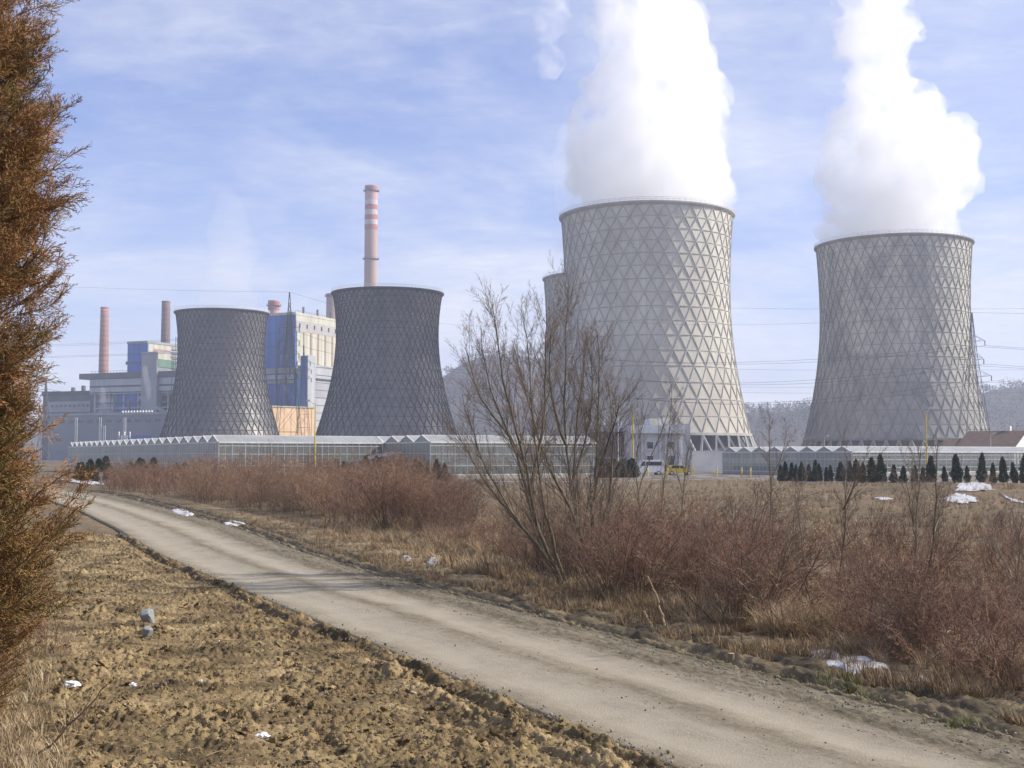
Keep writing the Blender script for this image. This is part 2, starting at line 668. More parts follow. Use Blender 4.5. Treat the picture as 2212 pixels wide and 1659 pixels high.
c = t.mix(t.ramp(n2, [(.45, 0), (.75, .3)]), c, (.24, .20, .13))
t.bsdf(c, .92, n1, .8, .02, spec=.2)
mb = MB()
mb.grid(lo_ + TF * TW, TY, tz, pale)
struct(mb.build('gravel_road', t.m, smooth=True))

# churned mud verge on the right of the track
Ys3 = 5.0 * np.exp(np.linspace(0, math.log(100 / 5.0), 1000))
VY, VF = np.meshgrid(Ys3, np.linspace(0, 1, 170), indexing='ij')
VT = VF * 4.6 * np.clip(.55 + 9 / VY, .75, 1.0)
VX = r_right(VY) - .06 + VT
dd = VT + .16 * noise2(VY / 1.6, VY * 0, 31)
WX, WY = VX + .05 * noise2(VX * 7, VY * 7, 101), VY + .05 * noise2(VX * 7, VY * 7, 102)
vz_ = .02 + .035 * fbm2(VX / .8, VY / .8, 3, 33) + .05 * lumps(WX, WY, .26, 34, .25) * smooth(.1, .5, VT) + .30 * lumps(WX, WY, .08, 35, .45) + .012 * fbm2(VX * 9, VY * 9, 3, 36)
vz_ += .022 * (1 - 2 * np.abs(fbm2(VX / .12, VY / .12, 4, 39))) + .028 * bump_(dd, .55, .12) * (1 + .9 * noise2(VX * 1.1, VY * 1.1, 37)) - .05 * bump_(dd, .85, .12) + .025 * bump_(dd, 1.2, .2) * (1 + .9 * noise2(VX * 1.1, VY * 1.1, 47)) - .07 * bump_(dd, .28, .10)
vz_ = vz_ * smooth(0, .15, VT) - .03 * (1 - smooth(0, .12, VT)) - .28 * smooth(.86, 1, VF)
vd = np.clip(.42 + .4 * fbm2(VX / .9, VY / .9, 4, 38) + .35 * bump_(dd, .85, .25) - .25 * smooth(1.2, 2.2, VT), 0, 1)
t = NT('verge_mud')
v = t.coord()
n1, n2 = t.noise(14, 6, .65, v), t.noise(55, 4, .6, v)
n3 = t.noise(1.6, 4, .6, v)
f = t.math('ADD', t.math('MULTIPLY', t.attr(), .75), t.math('MULTIPLY', n1, .35))
c = t.ramp(f, [(.20, (.26, .20, .12)), (.42, (.17, .132, .08)), (.68, (.08, .064, .042))])
c = t.mix(t.ramp(n3, [(.52, 0), (.68, .45)]), c, (.11, .105, .05))
c = t.mix(t.ramp(n2, [(.58, 0), (.76, .4)]), c, (.40, .34, .25))
t.bsdf(c, .95, n2, .5, .012, spec=.15)
mb = MB()
mb.grid(VX, VY, vz_, vd)
struct(mb.build('verge', t.m, smooth=True))


def verge_z(x, y):
    """surface height right of the track"""
    tt = x - r_right(y) + .06
    k = int(np.argmin(np.abs(Ys3 - y)))
    wmax = VT[k, -1]
    if 0 <= tt <= wmax * .93 and y < 100:
        return float(vz_[k, int(tt / wmax * 169)])
    return zg(x, y)


# paved road crossing in front of the glasshouses, with kerb and verge line
pr = MB()
xs = np.linspace(-190, 60, 120)
PX, PYv = np.meshgrid(xs, np.array([-3.4, -3.3, 3.3, 3.4]), indexing='xy')
PZ = np.where(np.abs(PYv) > 3.35, -.1, .02) + 0 * PX
pr.grid(PX, PYv + 132, PZ)
struct(pr.build('paved_road', pmat('asphalt_pale', (.30, .29, .27), (.20, .195, .18), .8, .9)))
kb = MB()
for x0 in np.arange(-62, 44, 2.0):
    kb.box(x0, x0 + 1.96, 128.2, 128.45, -.05, .13)
struct(kb.build('kerb', pmat('kerb_concrete', (.52, .50, .46), (.40, .38, .35), 3)))
yd = MB()
yd.box(12, 60, 137, 215, -.2, .012)
struct(yd.build('yard_paving', pmat('yard_asphalt', (.22, .21, .20), (.15, .145, .14), .5)))
# ------------------------------------------------------------------ haze, hills, woods
def haze_box():
    mb = MB()
    mb.box(-2900, 2900, -100, 3500, -4, 275)
    t = NT('haze_air')
    p = t.n('ShaderNodeVolumePrincipled')
    p.inputs['Color'].default_value = (.74, .82, 1.0, 1)
    p.inputs['Density'].default_value = HAZE_D
    p.inputs['Anisotropy'].default_value = .1
    t.l(p.outputs[0], t.out.inputs['Volume'])
    stuff(mb.build('haze', t.m))


haze_box()


def hill_h(x, y):
    h = 106 * np.exp(-((x + 5) / 150) ** 2 - ((y - 1650) / 260) ** 2)
    h = h + 40 * np.exp(-((x - 330) / 190) ** 2 - ((y - 1420) / 220) ** 2)
    h = h + 60 * np.exp(-((x - 640) / 210) ** 2 - ((y - 1500) / 220) ** 2)
    h = h + 30 * np.exp(-((y - 1750) / 300) ** 2) + 34 * np.exp(-((x + 620) / 300) ** 2 - ((y - 1900) / 250) ** 2)
    return h * (1 + .10 * fbm2(x / 120, y / 120, 3, 5)) - .5


hx, hy = np.meshgrid(np.linspace(-1500, 1500, 220), np.linspace(950, 2500, 110))
mb = MB()
mb.grid(hx, hy, hill_h(hx, hy) * smooth(950, 1050, hy) - 1)
struct(mb.build('hills', pmat('hill_earth', (.085, .075, .065), (.055, .05, .045), .02), smooth=True))

r = np.random.default_rng(3)
n = 5200
tx, ty = r.uniform(-420, 860, n), r.uniform(1120, 1700, n)
keep = hill_h(tx, ty) > 14
tx, ty = tx[keep], ty[keep]
tz = hill_h(tx, ty) - 1
kk = 46
sz = r.uniform(3.2, 6.0, len(tx))
cen = np.stack([tx, ty, tz + sz * 1.25], 1)
o_ = r.normal(size=(len(tx), kk, 3))
o_ = o_ / np.linalg.norm(o_, axis=2, keepdims=True) * r.uniform(.3, 1, (len(tx), kk, 1)) ** .6
pc = cen[:, None] + o_ * sz[:, None, None] * np.array([1, 1, 1.25])
tri = r.normal(size=(len(tx), kk, 3, 3)) * .62
vv = (pc[:, :, None] + tri).reshape(-1, 3)
mb = MB()
mb.add(vv, None, np.arange(len(vv)).reshape(-1, 3), np.repeat(r.uniform(0, 1, len(tx)), kk * 3))
stuff(mb.build('woodland', twig_mat('far_wood', [(.1, (.07, .062, .058)), (.5, (.088, .078, .072)), (.9, (.075, .074, .064))])),
      'bare winter wood covering the hazy hills on the horizon', 'woodland')


# ------------------------------------------------------------------ cooling towers
def concrete(name, lo, hi, stain, samt, streak=.5, tint=.5, band=0.0, side=False, gloss=.9):
    t = NT(name)
    v = t.coord()
    vs = t.coord((1, 1, .06))
    n1, n2, n3 = t.noise(.035, 5, .6, v, .5), t.noise(.22, 5, .6, vs), t.noise(.9, 5, .65, v)
    f = t.math('ADD', t.math('MULTIPLY', n2, streak), t.math('MULTIPLY', n1, 1 - streak))
    f = t.math('ADD', f, t.math('MULTIPLY', t.math('SUBTRACT', t.attr(), .5), tint))
    f = t.math('ADD', f, t.math('MULTIPLY', t.math('SUBTRACT', n3, .5), .25))
    c = t.ramp(f, [(.3, lo), (.7, hi)])
    run = t.ramp(t.noise(.7, 5, .7, t.coord((1, 1, .025))), [(.50, 0), (.68, 1)])      # run-off streaks down the shell
    c = t.mix(t.math('MULTIPLY', run, .42), c, stain)
    vq = t.coord((1, 1, .45))
    st = t.ramp(t.noise(.075, 6, .72, vq, 1.5), [(.42, 0), (.66, 1)])
    if side:                                     # soot blotches thinned on the +X flank, painting in its sunlit brightness
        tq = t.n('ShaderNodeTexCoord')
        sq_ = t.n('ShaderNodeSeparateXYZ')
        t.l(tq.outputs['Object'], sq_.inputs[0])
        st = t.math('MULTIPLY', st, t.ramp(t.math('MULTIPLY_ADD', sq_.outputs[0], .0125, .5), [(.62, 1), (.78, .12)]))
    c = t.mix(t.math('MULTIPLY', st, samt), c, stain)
    if band:
        tc_ = t.n('ShaderNodeTexCoord')
        sp = t.n('ShaderNodeSeparateXYZ')
        t.l(tc_.outputs['Object'], sp.inputs[0])
        zz = t.math('ADD', sp.outputs[2], t.math('MULTIPLY', n2, 14))
        c = t.mix(t.math('MULTIPLY', t.ramp(t.math('MULTIPLY', zz, .01), [(.28, 1), (.62, 0)]), band), c, stain)
    t.bsdf(c, gloss, n3, .25, .2, spec=.2 if gloss > .8 else .5)
    return t.m


def cooling_tower(label, Y, u, Ht, prof, N, rows, zleg, mats, a0, rib_w=.5, rib_d=.35, panel_in=.30, legs=True, rgap=.55):
    X = ux(u, Y)
    root = thing('cooling_tower', label, 'cooling tower', (X, Y, 0), 'hyperbolic concrete cooling towers')
    m_sh, m_rib, m_dark = mats
    wts = 1 + rgap * (1 - (np.arange(rows) + .5) / rows) ** 1.3
    zk = zleg + (Ht - 1.2 - zleg) * np.concatenate([[0], np.cumsum(wts) / wts.sum()])
    rk = prof(zk)
    ang = 2 * math.pi / N
    node = np.zeros((rows + 1, N, 3))
    for k in range(rows + 1):
        th = a0 + (np.arange(N) + .5 * (k % 2)) * ang
        node[k] = np.stack([rk[k] * np.cos(th), rk[k] * np.sin(th), np.full(N, zk[k])], 1)
    rg = np.random.default_rng(int(u))
    sh = MB()
    tris, edges = [], []
    j = np.arange(N)
    for k in range(rows):
        lo_, hi_ = node[k], node[k + 1]
        if k % 2 == 0:          # upper nodes sit half a step further round
            tris.append(np.stack([lo_[j], lo_[(j + 1) % N], hi_[j]], 1))
            tris.append(np.stack([hi_[j], lo_[(j + 1) % N], hi_[(j + 1) % N]], 1))
            edges.append((lo_[j], hi_[j])), edges.append((lo_[(j + 1) % N], hi_[j]))
        else:
            tris.append(np.stack([lo_[j], hi_[(j + 1) % N], hi_[j]], 1))
            tris.append(np.stack([lo_[j], lo_[(j + 1) % N], hi_[(j + 1) % N]], 1))
            edges.append((lo_[j], hi_[j])), edges.append((lo_[j], hi_[(j + 1) % N]))
    for k in range(rows):                              # panels lean inwards at their points
        for q, ai in ((2 * k, 2), (2 * k + 1, 1 if k % 2 == 0 else 0)):
            inw = np.array(tris[q])
            p_ = inw[:, ai]
            p_[:, :2] *= (1 - panel_in / np.linalg.norm(p_[:, :2], axis=1, keepdims=True))
            tris[q] = inw
    T = np.concatenate(tris)
    col = np.repeat(np.clip(rg.normal(.5, .22, len(T)), 0, 1), 3)
    sh.add(T.reshape(-1, 3), None, np.arange(len(T) * 3).reshape(-1, 3), col)
    cenr = T * np.array([.985, .985, 1])           # inner skin, turned round
    sh.add(cenr.reshape(-1, 3), None, np.arange(len(T) * 3).reshape(-1, 3)[:, ::-1], .5)
    sh.build('shell', m_sh, root, local=True)

    def beams(P0, P1, wd, dp):
        P0, P1 = np.concatenate(P0), np.concatenate(P1)
        d_ = P1 - P0
        d_ /= np.linalg.norm(d_, axis=1, keepdims=True)
        mid = (P0 + P1) / 2
        nn = mid * np.array([1, 1, 0])
        nn /= np.linalg.norm(nn, axis=1, keepdims=True)
        sd = np.cross(nn, d_)
        sd /= np.linalg.norm(sd, axis=1, keepdims=True)
        cs_ = [(-1, -.6), (1, -.6), (.8, 1), (-.8, 1)]
        v_ = []
        for P in (P0, P1):
            for a_, b_ in cs_:
                v_.append(P + sd * a_ * wd / 2 + nn * b_ * dp)
        v_ = np.stack(v_, 1)
        q_ = np.array([(0, 1, 5, 4), (1, 2, 6, 5), (2, 3, 7, 6), (3, 0, 4, 7)])
        qq = q_[None] + (np.arange(len(P0)) * 8)[:, None, None]
        return v_.reshape(-1, 3), qq.reshape(-1, 4)
    rb = MB()
    v_, q_ = beams([e[0] for e in edges], [e[1] for e in edges], rib_w, rib_d)
    rb.add(v_, q_)
    rb.build('lattice_rib', m_rib, root, local=True)
    for k in range(1, rows):
        hp = MB()
        v_, q_ = beams([node[k]], [np.roll(node[k], -1, 0)], rib_w * .85, rib_d * .85)
        hp.add(v_, q_)
        hp.build('ring_rib', m_rib, root, local=True)
    # rim walkway and rail
    rm = MB()
    rt = prof(np.array([Ht]))[0]
    rm.lathe([(rt - .9, Ht - 1.2), (rt + .2, Ht - 1.3), (rt + 1.0, Ht - .5), (rt + 1.0, Ht), (rt - .9, Ht), (rt - .9, Ht - 1.2)], 96, cap=False)
    rm.build('rim', m_rib, root, local=True)
    rl = MB()
    th = np.arange(96) * 2 * math.pi / 96
    ring = np.stack([(rt + .8) * np.cos(th), (rt + .8) * np.sin(th), np.full(96, Ht)], 1)
    rl.segs(ring, ring + [0, 0, 1.4], .09, .09, 3)
    for hh in (.65, 1.3):
        rl.segs(ring + [0, 0, hh], np.roll(ring, -1, 0) + [0, 0, hh], .08, .08, 3)
    rl.build('railing', M_RAIL, root, local=True)
    # lower ring beam, slanted legs, basin and fill
    r0 = rk[0]
    bb = MB()
    bb.lathe([(r0 - .8, zleg - .5), (r0 + .45, zleg - .5), (r0 + .45, zleg + .5), (r0 - .8, zleg + .6), (r0 - .8, zleg - .5)], 2 * N, cap=False, a0=a0)
    bb.build('ring_beam', m_rib, root, local=True)
    rbase = prof(np.array([0.]))[0] + 1.2
    if legs:
        first = None
        for i in range(N):
            for s_ in (-.5, .5):
                th0, th1 = a0 + i * ang, a0 + (i + s_) * ang
                if first is None or s_ == .5 and i == 0:
                    lg = MB()
                    p0 = np.array((r0 * math.cos(a0), r0 * math.sin(a0), zleg - .4))
                    p1 = np.array((rbase * math.cos(a0 + s_ * ang), rbase * math.sin(a0 + s_ * ang), .3))
                    lg.segs([p1], [p0], .62, .5, 4)
                    o = lg.build('leg', m_rib, root, local=True)
                    if s_ < 0:
                        first = o
                    else:
                        second = o
                    o['kind'] = 'thing'
                else:
                    o = (first if s_ < 0 else second).copy()
                    COL.objects.link(o)
                    o.parent = root
                    o.rotation_euler = (0, 0, i * ang)
    bs = MB()
    bs.lathe([(rbase + 2, -.2), (rbase + 2, 1.5), (rbase + 1.4, 1.5), (rbase + 1.4, .6), (0, .6)], 72, cap=False)
    bs.build('basin', m_rib, root, local=True)
    fp = MB()
    fp.lathe([(r0 * .93, .6), (r0 * .88, zleg - .6)], 60)
    fp.build('fill_pack', m_dark, root, local=True)
    return root


M_RAIL = pmat('galvanised_rail', (.62, .62, .60), (.5, .5, .49), 2, .5, metal=.3)
M_FILL = pmat('fill_slats', (.05, .055, .06), (.03, .033, .036), 1.5)


def prof_big(z):
    z = np.asarray(z, float)
    c_ = np.where(z < 68, 78.7, 108.0)
    return 33.3 * np.sqrt(1 + ((z - 68) / c_) ** 2)


def prof_small(z):
    z = np.asarray(z, float)
    return 24.1 * np.sqrt(1 + ((z - 60.4) / 50.0) ** 2)


light = concrete('pale_concrete', (.44, .425, .365), (.63, .61, .53), (.33, .30, .255), .55, .45, .14, band=.5)
light_rib = concrete('pale_rib', (.32, .32, .305), (.44, .435, .41), (.24, .23, .22), .4)
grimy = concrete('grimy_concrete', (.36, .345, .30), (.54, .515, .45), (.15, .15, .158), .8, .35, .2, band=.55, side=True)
grimy_rib = concrete('grimy_rib', (.19, .185, .175), (.31, .30, .275), (.09, .085, .085), .6)
dark = concrete('sooty_concrete', (.050, .052, .060), (.155, .145, .138), (.20, .17, .14), .4, .4, .30, gloss=.42)
dark_rib = concrete('sooty_rib', (.028, .028, .032), (.06, .058, .058), (.09, .08, .07), .3)

cooling_tower('largest pale concrete cooling tower with thick white steam, behind the white office', 518, 1399, 100, prof_big, 40, 16, 11, (light, light_rib, M_FILL), .1, .36, .24, .2)
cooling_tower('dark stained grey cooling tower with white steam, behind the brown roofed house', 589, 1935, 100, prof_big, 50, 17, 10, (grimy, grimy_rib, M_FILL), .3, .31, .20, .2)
cooling_tower('grey cooling tower half hidden behind the large pale cooling tower', 700, 1313, 100, prof_big, 40, 16, 11, (light, light_rib, M_FILL), .2)
cooling_tower('soot dark cooling tower in front of the tall red and white chimney', 607, 836, 80, prof_small, 52, 20, 7, (dark, dark_rib, M_FILL), .05, .32, .26, .22, rgap=.75)
cooling_tower('smaller soot dark cooling tower standing before the long power station hall', 690, 477, 80, lambda z: prof_small(z) * .945, 50, 20, 7, (dark, dark_rib, M_FILL), .22, .32, .26, .22, rgap=.75)


# ------------------------------------------------------------------ chimneys
def chimney(label, u, Y, vtop, dtop, dbot, mat, rings=(), cap=None, bands=()):
    zt = vz(vtop, Y, u)
    root = thing('chimney', label, 'chimney', (ux(u, Y), Y, 0), 'power station chimneys')
    rt, rb_ = dtop / 2, dbot / 2

    def rad(z_):
        return rb_ + (rt - rb_) * z_ / zt
    edges = [0] + [b[0] for b in bands] + [zt]
    st = MB()
    st.lathe([(rad(z_), z_) for z_ in np.linspace(0, zt, 24)] + [(rt * .7, zt), (rt * .7, zt - 6)], 36)
    st.build('stack', mat, root, True, True)
    cp = MB()
    cp.lathe([(rt + .02, zt - .9), (rt + .22, zt - .8), (rt + .22, zt + .1), (rt * .72, zt + .1)], 36, cap=False)
    cp.build('rim', mat, root, local=True)
    for (v0, v1, m_) in bands:
        z1, z0 = vz(v0, Y, u), vz(v1, Y, u)
        b = MB()
        b.lathe([(rad(z0) + .06, z0), (rad(z1) + .06, z1)], 36, cap=False)
        b.build('painted_band', m_, root, True, True)
    for v in rings:
        z_ = vz(v, Y, u)
        b = MB()
        q = rad(z_)
        b.lathe([(q + .1, z_ - .25), (q + 1.3, z_ - .1), (q + 1.3, z_ + .1), (q + .1, z_ + .1)], 36, cap=False)
        th = np.arange(20) * 2 * math.pi / 20
        rr = np.stack([(q + 1.25) * np.cos(th), (q + 1.25) * np.sin(th), np.full(20, z_)], 1)
        b.segs(rr, rr + [0, 0, 1.3], .08, .08, 3)
        b.segs(rr + [0, 0, 1.3], np.roll(rr, -1, 0) + [0, 0, 1.3], .09, .09, 3)
        b.build('platform', M_STEEL, root, local=True)
    return root


def ring_brick(name, c1, c2, per):
    t = NT(name)
    tc_ = t.n('ShaderNodeTexCoord')
    sp = t.n('ShaderNodeSeparateXYZ')
    t.l(tc_.outputs['Object'], sp.inputs[0])
    n1 = t.noise(.25, 5, .6, t.coord((1, 1, .2)))
    fr2 = t.math('FRACT', t.math('DIVIDE', sp.outputs[2], per))
    hoop = t.math('LESS_THAN', fr2, .14)
    c = t.ramp(n1, [(.3, c2), (.7, c1)])
    c = t.mix(t.math('MULTIPLY', hoop, .6), c, (.10, .085, .08))
    t.bsdf(c, .9, spec=.2)
    return t.m


M_STEEL = pmat('grey_steel', (.16, .165, .17), (.10, .10, .105), 1.5, .55, metal=.3)
M_CH1 = ring_brick('pink_brick', (.43, .245, .20), (.33, .185, .155), 3.4)
M_CH2 = ring_brick('brown_brick', (.235, .17, .155), (.17, .125, .12), 3.6)
M_CH3 = pmat('pink_concrete', (.46, .335, .29), (.37, .265, .235), .06, .9, (1, 1, .15))
M_RED = pmat('faded_red_paint', (.40, .155, .14), (.32, .125, .115), .3, .7)
M_WHT = pmat('faded_white_paint', (.52, .47, .455), (.42, .38, .37), .3, .7)
M_PNK = pmat('dusty_pink_paint', (.50, .33, .31), (.42, .27, .26), .3, .8)
chimney('slim pinkish brick chimney standing alone behind the long hall', 222, 880, 664, 5.4, 8.6, M_CH1)
chimney('dark brown brick chimney behind the smaller boiler house roof', 355, 890, 651, 5.8, 8.2, M_CH2)
chimney('short red topped chimney behind the tallest blue boiler house', 589, 930, 650, 8.2, 9.0, M_PNK, (661,), None, [(651, 660, M_RED), (664, 671, M_RED)])
chimney('dark grey pink chimney half hidden by a soot dark cooling tower', 716, 930, 635, 8.8, 9.4, M_CH3, (640,))
chimney('very tall chimney with red and white painted bands', 799, 960, 402, 9.5, 10.6, M_CH3, (413, 560), None,
        [(403, 412, M_RED), (415, 433, M_PNK), (433, 443, M_WHT), (443, 454, M_RED), (454, 465, M_WHT), (465, 475.5, M_RED), (475.5, 486, M_WHT), (486, 497, M_RED)])

# ------------------------------------------------------------------ power station buildings
YP = math.atan2(.91, .41)
A_, B_ = np.array((math.cos(YP), math.sin(YP))), np.array((-math.sin(YP), math.cos(YP)))


def reach(c, d_, u):
    k = (u - 1106) / F
    return (k * c[1] - c[0]) / (d_[0] - k * d_[1])


def plant(name, label, u, Y, cat='industrial building'):
    c = (ux(u, Y), Y)
    root = thing(name, label, cat, (c[0], c[1], 0))
    return root, frame(c[0], c[1], YP), c


M_GREY = pmat('grey_cladding', (.33, .34, .36), (.25, .26, .28), .08, .7, (1, 1, .3))
M_LGREY = pmat('light_cladding', (.43, .445, .47), (.32, .335, .36), .25, .7, (1, 1, .15))
M_DGREY = pmat('dark_cladding', (.12, .13, .15), (.08, .09, .105), .1, .7)
M_BLUE = pmat('blue_cladding', (.05, .155, .48), (.035, .10, .34), .25, .6, (1, 1, .12))
M_SKYB = pmat('bright_blue_cladding', (.07, .26, .60), (.06, .20, .5), .15, .6)
M_CREAM = pmat('cream_panel', (.53, .52, .42), (.38, .37, .30), .35, .8, (1, 1, .12))
M_BROWN = pmat('brown_strip', (.36, .24, .19), (.28, .19, .15), .2, .8)
M_GREEN = pmat('green_cladding', (.13, .24, .17), (.10, .19, .14), .2, .7)
M_PEACH = pmat('peach_render', (.84, .60, .37), (.70, .45, .25), .15, .85)
M_GLASSD = pmat('dark_window_glass', (.03, .04, .055), (.02, .025, .035), .5, .15, spec=.6)
M_LAMP = pmat('white_fitting', (.8, .8, .78), (.7, .7, .68), 1)

# long hall on the left
root, fr, c = plant('power_station_hall', 'long grey power station hall with pale bands and a blue panel below', 402, 800)
tb = reach(c, B_, 195)
zt, zb_ = vz(800, 800, 400), vz(846, 800, 400)
zl = vz(890, 800, 400)
MB().box(3, 70, 3, tb, 0, zb_ + 1, fr).build('wall', M_GREY, root)
MB().box(0, 70, 0, tb + 1, zb_, zt - 3.5, fr).build('upper_wall', M_DGREY, root)
MB().box(-1.2, 71, -1, tb + 9, zt - 3.6, zt, fr).build('roof', M_DGREY, root)
for z0, z1 in ((zt - 8.2, zt - 4.0), (zt - 12.3, zt - 9.4), (zb_ + .2, zt - 13.6)):
    MB().box(-.5, .2, 0, tb + .6, z0, z1, fr).build('pale_band', M_LGREY, root)
t0, t1 = reach(c, B_, 291), reach(c, B_, 245)
MB().box(2.2, 3.2, t0, t1, zl - 2, zb_ - .3, fr).build('blue_panel', M_BLUE, root)
MB().box(2.3, 3.2, t1 + 2, t1 + 14, zl - 1, zb_ - 3, fr).build('pale_panel', M_LGREY, root)
MB().box(2.6, 3.4, 4, t0 - 3, zl + 1, zb_ - 2, fr).build('opening_shade', M_GLASSD, root)  # dark sheet standing for the shade inside the open bay
for k in range(7):
    y0 = 3 + k * (tb - 6) / 6
    MB().box(1.2, 2.4, y0, y0 + 1.1, 0, zb_ - .2, fr).build('pillar', M_LGREY, root)
for k in range(5):
    yy = 8 + k * (tb - 16) / 5
    MB().segs(fr([(-.6, yy, zl)]), fr([(-.6, yy, zb_ - 1 - k % 2 * 3)]), .6, .6, 8).build('pipe', M_STEEL, root)
for k, zz in enumerate((zl + 3.2, zl + 6.6)):
    MB().segs(fr([(.2, 4, zz)]), fr([(.2, tb - 4, zz)]), .45, .45, 8).build('duct', M_STEEL if k else M_LGREY, root)
rl = MB()
yy = np.arange(0, tb, 2.5)
rl.segs(fr(np.stack([yy * 0 - 1, yy, yy * 0 + zt], 1)), fr(np.stack([yy * 0 - 1, yy, yy * 0 + zt + 1.2], 1)), .1, .1, 4)
rl.segs(fr([(-1, 0, zt + 1.2)]), fr([(-1, tb, zt + 1.2)]), .1, .1, 4)
rl.build('railing', M_STEEL, root)
for k in range(4):
    MB().box(8 + k * 9, 11 + k * 9, 5 + k * 8, 9 + k * 8, zt, zt + 2.2 + k % 2, fr).build('roof_vent', M_GREY, root)
cv = MB()
p0, p1 = np.array([(-2, t0 - 6, zb_ - 3), (-2, t0 - 26, zl)])
cv.segs(fr(p0[None]), fr(p1[None]), 1.4, 1.4, 4)
cv.build('conveyor', M_GREY, root)

# boiler house above it
root, fr, c = plant('boiler_house', 'smaller boiler house with blue side wall and cream front above the long hall', 316, 830)
tb, ta = reach(c, B_, 273), 46
zt, zb_ = vz(737, 830, 316), vz(806, 830, 316)
MB().box(0, ta, 0, tb, 0, zt - 1.2, fr).build('wall', M_BLUE, root)
MB().box(-.4, ta + .4, -.4, tb + .4, zt - 1.2, zt + .3, fr).build('roof', M_GREY, root)
MB().box(.6, ta, -.35, .1, vz(765, 830), zt - 1.5, fr).build('cream_front', M_CREAM, root)
MB().box(6, ta, -.6, -.2, vz(762, 830), vz(752, 830), fr).build('brown_strip', M_BROWN, root)
for k in range(5):
    MB().box(-.25, .1, 2 + k * 3.4, 4 + k * 3.4, zb_ + 6, zb_ + 8, fr).build('window', M_GLASSD, root)
root, fr, c = plant('bunker_house', 'small grey and green bunker house in front of the smaller boiler house', 337, 806)
tb = reach(c, B_, 304)
z0, zt = vz(799, 806), vz(762, 806)
MB().box(0, 26, 0, tb, 0, zt, fr).build('wall', M_GREY, root)
MB().box(1, 25, -.4, .1, z0 + 2, vz(776, 806), fr).build('green_cladding', M_GREEN, root)
MB().box(.5, 25, -.5, .1, vz(775.5, 806), zt + .3, fr).build('cream_band', M_CREAM, root)
MB().box(-.4, 26.5, -.7, tb + .4, zt, zt + .8, fr).build('roof', M_LGREY, root)
pt = thing('pipe_rack', 'open steel pipe rack with platforms beside the smaller soot dark tower', 'pipe rack', (ux(377, 800), 800, 0))
fr = frame(ux(369, 800), 800, 0)
g = MB()
zs = [vz(v, 800) for v in (798, 786, 776, 766, 757, 748)]
for x0 in (0, 2.2, 4.4):
    for y0 in (0, 4):
        g.box(x0, x0 + .35, y0, y0 + .35, 0, zs[-1] + (6 if x0 == 2.2 else 0), fr)
g.build('post', M_STEEL, pt)
for zz in zs[:-1]:
    MB().box(-.4, 5.4, -.4, 4.8, zz, zz + .5, fr).build('platform', M_LGREY, pt)
for k, zz in enumerate((zs[2], zs[3])):
    MB().segs(fr([(-.6, -.6, zz + 1.5)]), fr([(5.4, -.6, zz + 1.5)]), .7, .7, 8).build('pipe', M_LAMP, pt)

# low turbine hall in front, and the dark block far left
root, fr, c = plant('turbine_hall', 'low wide grey turbine hall with roof lights below the long hall', 385, 765)
tb = reach(c, B_, 104)
zt = vz(889, 765)
MB().box(0, 60, 0, tb, 0, zt - 1.4, fr).build('wall', pmat('turbine_hall_cladding', (.21, .23, .27), (.17, .19, .225), .07), root)
MB().box(-.5, 60.5, -.5, tb + .5, zt - 1.4, zt, fr).build('roof', M_GREY, root)
t0, t1 = reach(c, B_, 330), reach(c, B_, 268)
MB().box(-.3, .1, t0, t1, vz(949, 765), vz(940, 765), fr).build('blue_panel', M_BLUE, root)
for k in range(14):
    y0 = reach(c, B_, 372 - k * 5.6 if k < 3 else 345 - k * 6.3)
    MB().box(.6, 1.4, y0, y0 + .8, zt, zt + 1.1, fr).build('roof_light', M_LAMP, root)
for k in range(12):
    y0 = 6 + k * (tb - 12) / 12
    MB().box(-.15, .1, y0, y0 + 4, zt - 6, zt - 4.2, fr).build('window', M_GLASSD, root)
root, fr, c = plant('coal_handling_building', 'dark flat roofed block with pale panels next to the long hall', 203, 850)
tb = reach(c, B_, 92)
zt = vz(843, 850)
MB().box(0, 50, 0, tb, 0, zt - 3, fr).build('wall', M_DGREY, root)
MB().box(-.6, 51, -.6, tb + .6, zt - 3.1, zt - .2, fr).build('roof', pmat('tarred_roof', (.06, .062, .066), (.04, .04, .045), .2), root)
MB().box(-.5, .1, 3, tb - 4, vz(889, 850), vz(866, 850), fr).build('pale_panel', M_GREY, root)
for k in range(9):
    y0 = 4 + k * (tb - 10) / 9
    MB().box(-.75, -.3, y0, y0 + 2, vz(878, 850), vz(873, 850), fr).build('window', M_GLASSD, root)
for k in range(3):
    MB().box(4, 6, 4 + k * 9, 6 + k * 9, zt - .3, zt + 2.6 + k % 2, fr).build('roof_vent', M_STEEL, root)

# big boiler house on the right
YB = 780
root, fr, c = plant('boiler_house', 'tallest boiler house with deep blue side and cream striped front', 636, YB)
tb, ta = reach(c, B_, 566), 84
zt = vz(674, YB, 636)
z1, z2, z3 = vz(793, YB, 636), vz(828, YB, 636), vz(875, YB, 636)
MB().box(0, ta, 0, tb, z1, zt - 1.5, fr).build('wall', M_BLUE, root)
MB().box(.4, ta, .4, tb - .2, 0, z1, fr).build('lower_wall', M_BLUE, root)
MB().box(-.4, ta + .4, -.5, tb + .4, zt - 1.5, zt, fr).build('roof', M_CREAM, root)
for za, zb2, m_ in ((z1 - 3.6, z1 - .2, M_GREY), (z1 - 7.2, z1 - 4.4, M_LGREY), (z2, z1 - 7.8, M_GREY)):
    MB().box(-.2, .5, .6, tb - .3, za, zb2, fr).build('pale_band', m_, root)
MB().box(.4, ta, -.3, .1, zt - 5.2, zt - 1.6, fr).build('parapet_panel', M_CREAM, root)
MB().box(.4, ta, -.45, .1, zt - 11.6, zt - 5.3, fr).build('grey_band', pmat('grey_render', (.40, .39, .38), (.33, .32, .31), .2), root)
